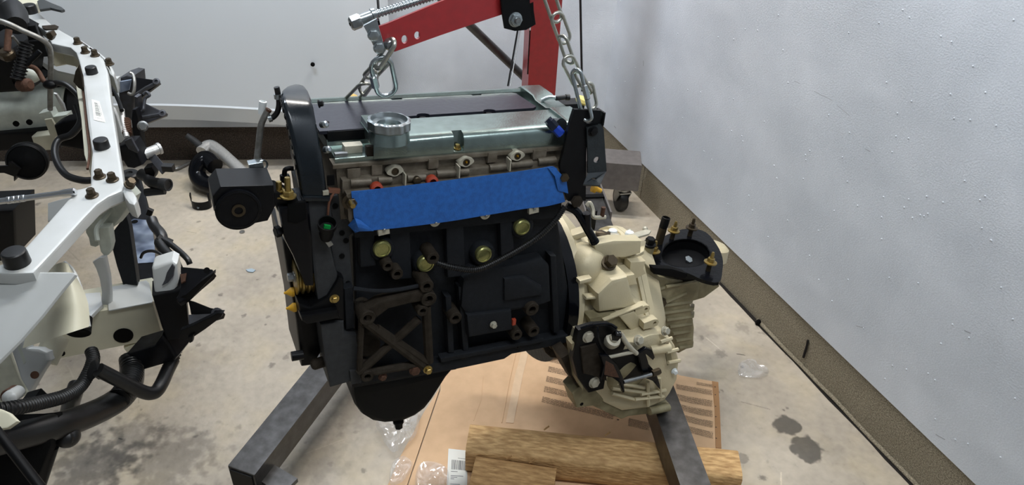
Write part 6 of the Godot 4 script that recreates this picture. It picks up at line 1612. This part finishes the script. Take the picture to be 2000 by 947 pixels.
# ---------------------------------------------------------------- things on the floor
func text_image(w: int, h: int, paras: Array, marks: bool, seed_: int) -> ImageTexture:
	var im := Image.create(w, h, false, Image.FORMAT_RGBA8)
	im.fill(Color(0.16, 0.12, 0.10, 0.0))
	var r := RandomNumberGenerator.new(); r.seed = seed_
	var ink := Color(0.30, 0.24, 0.20, 1.0)
	for p in paras:
		var y: int = p[0]
		for l in p[1]:
			var x: int = p[2]
			var end := w - 34 if l < p[1] - 1 else w - 34
			while x < end:
				var word := r.randi_range(6, 22)
				var e := mini(x + word, end)
				var c := x
				while c < e:
					var g := r.randi_range(2, 4)
					im.fill_rect(Rect2i(c, y + r.randi_range(0, 1), g, 4), ink); c += g + 1
				x = e + 4
			y += 9
		if marks:
			for k in 8: im.fill_rect(Rect2i(w - 18 + k / 2, y - 14 + k, 12 - k, 1), ink)
	return ImageTexture.create_from_image(im)
func print_mat(name_: String, t: Texture2D) -> StandardMaterial3D:
	var m := StandardMaterial3D.new()
	m.resource_name = name_
	m.albedo_texture = t
	m.transparency = BaseMaterial3D.TRANSPARENCY_ALPHA_SCISSOR
	m.alpha_scissor_threshold = 0.5
	m.roughness = 0.8
	return m
func timber(called: String, label: String, a: Vector3, b: Vector3, w: float, h: float, seed_: int, tone: Color):
	var d := b - a
	var l := d.length()
	var ax := d / l
	var sd := ax.cross(Vector3.UP).normalized()
	var o := thing(called, label, "timber", a + d * 0.5)
	o.basis = Basis(ax, Vector3.UP, ax.cross(Vector3.UP))
	var grain := noise_tex(0.022, Color(0.66, 0.60, 0.53), Color(1.0, 1.0, 1.0), seed_, 5, false, 1024)
	var rel := noise_tex(0.08, Color(), Color(), seed_ + 1, 3, true, 512, 6.0)
	var m := mat("timber_%d" % seed_, tone, 0.75, 0.0, grain, 1.0, rel, 0.5)
	m.uv1_scale = Vector3(0.9, 4.0, 4.0)
	# a sawn baulk: edges slightly rounded and knocked
	var rows := []
	var n := 40
	for i in n + 1:
		var x := -l / 2 + l * i / n
		var ring := PackedVector3Array()
		for j in 24:
			var an := TAU * (j + 0.5) / 24.0
			var c := cos(an); var s := sin(an)
			var k := 1.0 / maxf(absf(c), absf(s))
			k = minf(k, 1.33)
			var e := 1.0 - 0.022 * absf(curb_noise(Vector3(x * 0.7, j * 0.05, seed_)))
			ring.append(Vector3(x, h / 2 + s * k * h / 2 * e, c * k * w / 2 * e))
		rows.append(ring)
	var t := loft(rows)
	put("baulk", t, m, o, 50.0)
	# knots and splits
	var r := RandomNumberGenerator.new(); r.seed = seed_
	for i in 2:
		var x := r.randf_range(-0.3, 0.2) * l
		put("splinter", bar(Vector3(x, h, -w * 0.46), Vector3(x + 0.012, h + 0.012, -w * 0.50), 0.004, 0.002), m, o)

func build_floor_things():
	# flattened carton
	var hc := 0.012
	var board := noise_tex(0.02, Color(0.95, 0.945, 0.94), Color(1.0, 1.0, 1.0), 61, 4)
	var cm := mat("cardboard", Color(0.85, 0.71, 0.56), 0.8, 0.0, board, 2.0)
	var t := thing("cardboard_carton", "flattened brown cardboard carton with printed text lying under the engine", "cardboard")
	var body := put("carton_panel", prism(GS([862, 650, 1080, 668, 1240, 703, 1330, 733, 1402, 746, 1405, 800, 1409, 876, 1420, 1010, 775, 1010, 797, 947, 860, 762], hc), Vector3(0, -0.010, 0), 0.001), cm, t)
	put("carton_flap", prism(GS([859, 758, 828, 804, 806, 846, 780, 894, 757, 947, 738, 1010, 773, 1010, 795, 947], 0.008), Vector3(0, -0.005, 0), 0.001), cm, t)
	put("carton_edge", prism(GS([1403, 746, 1391, 744, 1396, 800, 1398, 874, 1409, 875, 1406, 800], hc + 0.002), Vector3(0, -0.002, 0)), mat("cardboard_edge", Color(0.66, 0.50, 0.34), 0.8, 0.0, board, 2.0), t)
	put("seam_tape", prism(GS([1019, 684, 1033, 685, 1022, 730, 1003, 826, 988, 825, 1004, 740], hc + 0.0012), Vector3(0, -0.001, 0)), mat("carton_tape", Color(0.86, 0.74, 0.60), 0.55, 0.0, board, 3.0), t)
	put("fold_crease", tube(GS([1008, 690, 996, 740, 985, 800, 980, 826], hc), 0.0016, 6), cm, t)
	put("fold_crease", tube(GS([944, 735, 940, 780, 925, 822], hc - 0.0005), 0.0014, 6), cm, t)
	var ps := []
	for i in 5: ps.append([34 + i * 96, 6, 26])
	var pm := print_mat("carton_print", text_image(420, 512, ps, true, 3))
	quad_uv("printed_text", G(1068, 688, hc + 0.001), G(1232, 722, hc + 0.001), G(1210, 832, hc + 0.001), G(1046, 792, hc + 0.001), pm, t)
	var pm2 := print_mat("carton_print_side", text_image(300, 512, [[20, 3, 160], [70, 5, 16], [160, 6, 16], [245, 6, 16], [330, 6, 16], [415, 6, 16]], true, 4))
	quad_uv("printed_text", G(1316, 734, hc + 0.0025), G(1400, 748, hc + 0.0025), G(1403, 870, hc + 0.0025), G(1324, 850, hc + 0.0025), pm2, t)
	quad_uv("printed_text", G(1226, 812, hc + 0.001), G(1280, 824, hc + 0.001), G(1276, 846, hc + 0.001), G(1224, 834, hc + 0.001), print_mat("carton_print_low", text_image(200, 90, [[16, 7, 10]], false, 6)), t)
	var lm := StandardMaterial3D.new()
	lm.resource_name = "shipping_label"
	lm.albedo_texture = barcode_image(160, 320, false)
	lm.roughness = 0.5
	put("label_backing", prism(GS([876, 876, 914, 880, 912, 960, 872, 958], hc + 0.0012), Vector3(0, -0.001, 0)), M["paper_white"], t)
	quad_uv("shipping_label", G(877, 877, hc + 0.0016), G(914, 881, hc + 0.0016), G(911, 960, hc + 0.0016), G(873, 958, hc + 0.0016), lm, t).set_meta("label", "white shipping label with a barcode")
	settle(t, G(1100, 780, 0))
	# timber
	var hb := 0.086
	var a := G(914, 851, hc + hb); var b := G(1446, 904, hc + hb)
	a.y = hc + 0.001; b.y = a.y
	timber("timber_baulk", "long weathered timber baulk lying across the front of the cardboard", a, b, 0.092, hb, 71, Color(0.92, 0.77, 0.55))
	var c := G(924, 913, hc + hb - 0.004); var d := G(1084, 938, hc + hb - 0.004)
	c.y = hc + 0.001; d.y = c.y
	timber("timber_block", "short sawn timber block in front of the long baulk", c, d, 0.088, hb - 0.006, 81, Color(0.86, 0.70, 0.48))
	# clear film and bags
	film("plastic_bag", "crumpled clear plastic bag on the floor below the oil pan", [736, 836, 768, 822, 800, 814, 822, 806, 818, 842, 812, 860, 800, 874, 772, 893, 756, 880, 744, 858], 0.03, 91)
	film("plastic_wrap", "crumpled clear plastic wrap on the left flap of the cardboard", [772, 908, 792, 902, 806, 912, 802, 930, 786, 950, 764, 956, 762, 930], 0.02, 92)
	film("plastic_sheet", "creased clear plastic sheet beside the shipping label", [822, 914, 846, 910, 872, 922, 876, 950, 860, 975, 818, 968, 812, 940], 0.016, 93)
	film("clear_bag", "empty clear plastic bag lying alone on the bare floor near the curb", [1443, 712, 1456, 704, 1474, 705, 1482, 714, 1500, 722, 1497, 734, 1476, 740, 1450, 737, 1441, 730], 0.018, 94)
	# pipes and small parts left of the engine
	var p := thing("charge_pipe", "glossy black elbow pipe and bright aluminium pipe lying behind the engine mount", "pipe")
	var elbow := put("black_elbow", tube(curve(PackedVector3Array([G(420, 325, 0.10), G(404, 310, 0.11), G(391, 318, 0.10), G(385, 338, 0.065), G(397, 357, 0.042), G(430, 366, 0.040), G(470, 372, 0.040)]), 7), 0.032, 22), M["black_gloss"], p, 30.0)
	put("alloy_pipe", tube(curve(PackedVector3Array([G(394, 296, 0.115), G(400, 288, 0.12), G(412, 284, 0.12), G(430, 296, 0.11), G(450, 314, 0.10), G(480, 342, 0.09)]), 7), 0.0225, 20), M["pipe_alu"], p, 30.0, "bright aluminium pipe")
	put("rubber_tail", tube(PackedVector3Array([G(364, 264, 0.17), G(378, 274, 0.15), G(396, 288, 0.125)]), [0.011, 0.013, 0.014], 12), M["timing_grey"], p)
	settle(p, G(430, 366, 0))
	var mp := thing("metal_line", "thin bent metal pipe lying on the floor behind the black elbow", "pipe")
	put("pipe_run", tube(curve(PackedVector3Array([G(320, 331, 0.008), G(344, 330, 0.008), G(358, 324, 0.008), G(372, 318, 0.008), G(400, 317, 0.008), G(440, 313, 0.008)]), 6), 0.0065, 10), M["pipe_grey"], mp, 30.0)
	settle(mp, G(370, 320, 0))
	# hose clamp bracket: a strip bent to most of a ring, one end standing up
	var hcl := thing("hose_bracket", "small black bent metal clamp bracket standing on the floor left of the engine mount", "bracket")
	var co := G(395, 404, 0)
	var strip := []
	for k in 2:
		var row := PackedVector3Array()
		for i in 19:
			var an := deg_to_rad(190 + 230.0 * i / 18.0)
			row.append(co + Vector3(cos(an) * 0.036, 0.002 + 0.032 * k + (0.014 * k if i > 15 or i < 2 else 0.0), -sin(an) * 0.026))
		strip.append(row)
	put("clamp_band", sheet(strip, 0.003, Vector3(0, 0, 1)), M["black_gloss"], hcl)
	for x in [-0.037, 0.030]:
		put("clamp_ear", bx(co + Vector3(x, 0.040, -0.004), Vector3(0.004, 0.026, 0.022), Basis(Vector3.UP, 0.3), 0.001), M["black_gloss"], hcl)
	put("clamp_rivet", hexa(co + Vector3(-0.004, 0.012, 0.022), Vector3(0.1, 0.5, 1), 0.005, 0.005), M["zinc"], hcl)
	settle(hcl, co)
	var wo := G(473, 453, 0.001)
	tag(put("steel_washer", lathe([0.0095, 0, 0.0095, 0.0025, 0.0045, 0.0028, 0.0042, 0.001], wo, Vector3.UP, 18), M["pipe_grey"]), "small steel washer on the floor under the engine mount", "washer")
	tag(put("black_nut", lathe([0.009, 0, 0.010, 0.004, 0.008, 0.014, 0.004, 0.018], G(1480, 633, 0.001), Vector3.UP, 6), M["hole_black"]), "small black nut on the floor beside the concrete curb", "nut")
	tag(put("wood_chip", prism(GS([208, 770, 212, 771, 217, 781, 212, 783, 207, 776], 0.006), Vector3(0, -0.005, 0), 0.001), mat("chip", Color(0.80, 0.72, 0.56), 0.8)), "pale chip on the floor beside the thick black hose", "chip")
	tag(put("plastic_scrap", prism(GS([480, 526, 492, 524, 499, 527, 494, 531, 484, 530], 0.004), Vector3(0, -0.003, 0)), mat("scrap", Color(0.62, 0.68, 0.72), 0.4)), "tiny pale scrap of plastic on the open floor left of the engine", "scrap")

func film(called: String, label: String, px: Array, crumple: float, seed_: int):
	var rim := GS(px, 0.0)
	var c := Vector3.ZERO
	for q in rim: c += q
	c /= rim.size()
	var base := 0.016 if called != "clear_bag" else 0.002
	var f := FastNoiseLite.new(); f.seed = seed_; f.frequency = 14.0; f.fractal_octaves = 3
	var big := curve(rim, 4, true)
	var rows := []
	for i in 9:
		var k := 0.02 + 0.98 * i / 8.0
		var row := PackedVector3Array()
		for j in big.size() + 1:
			var q := c.lerp(big[j % big.size()], k)
			q.y = base + crumple * (0.5 + 0.5 * f.get_noise_3dv(q * 1.6)) * (0.35 if i == 8 else 1.0)
			row.append(q)
		rows.append(row)
	var o := put(called, sheet(rows, 0.0006, Vector3.UP), M["clear_film"], self, 18.0)
	tag(o, label, "plastic bag" if called.ends_with("bag") else "plastic film")
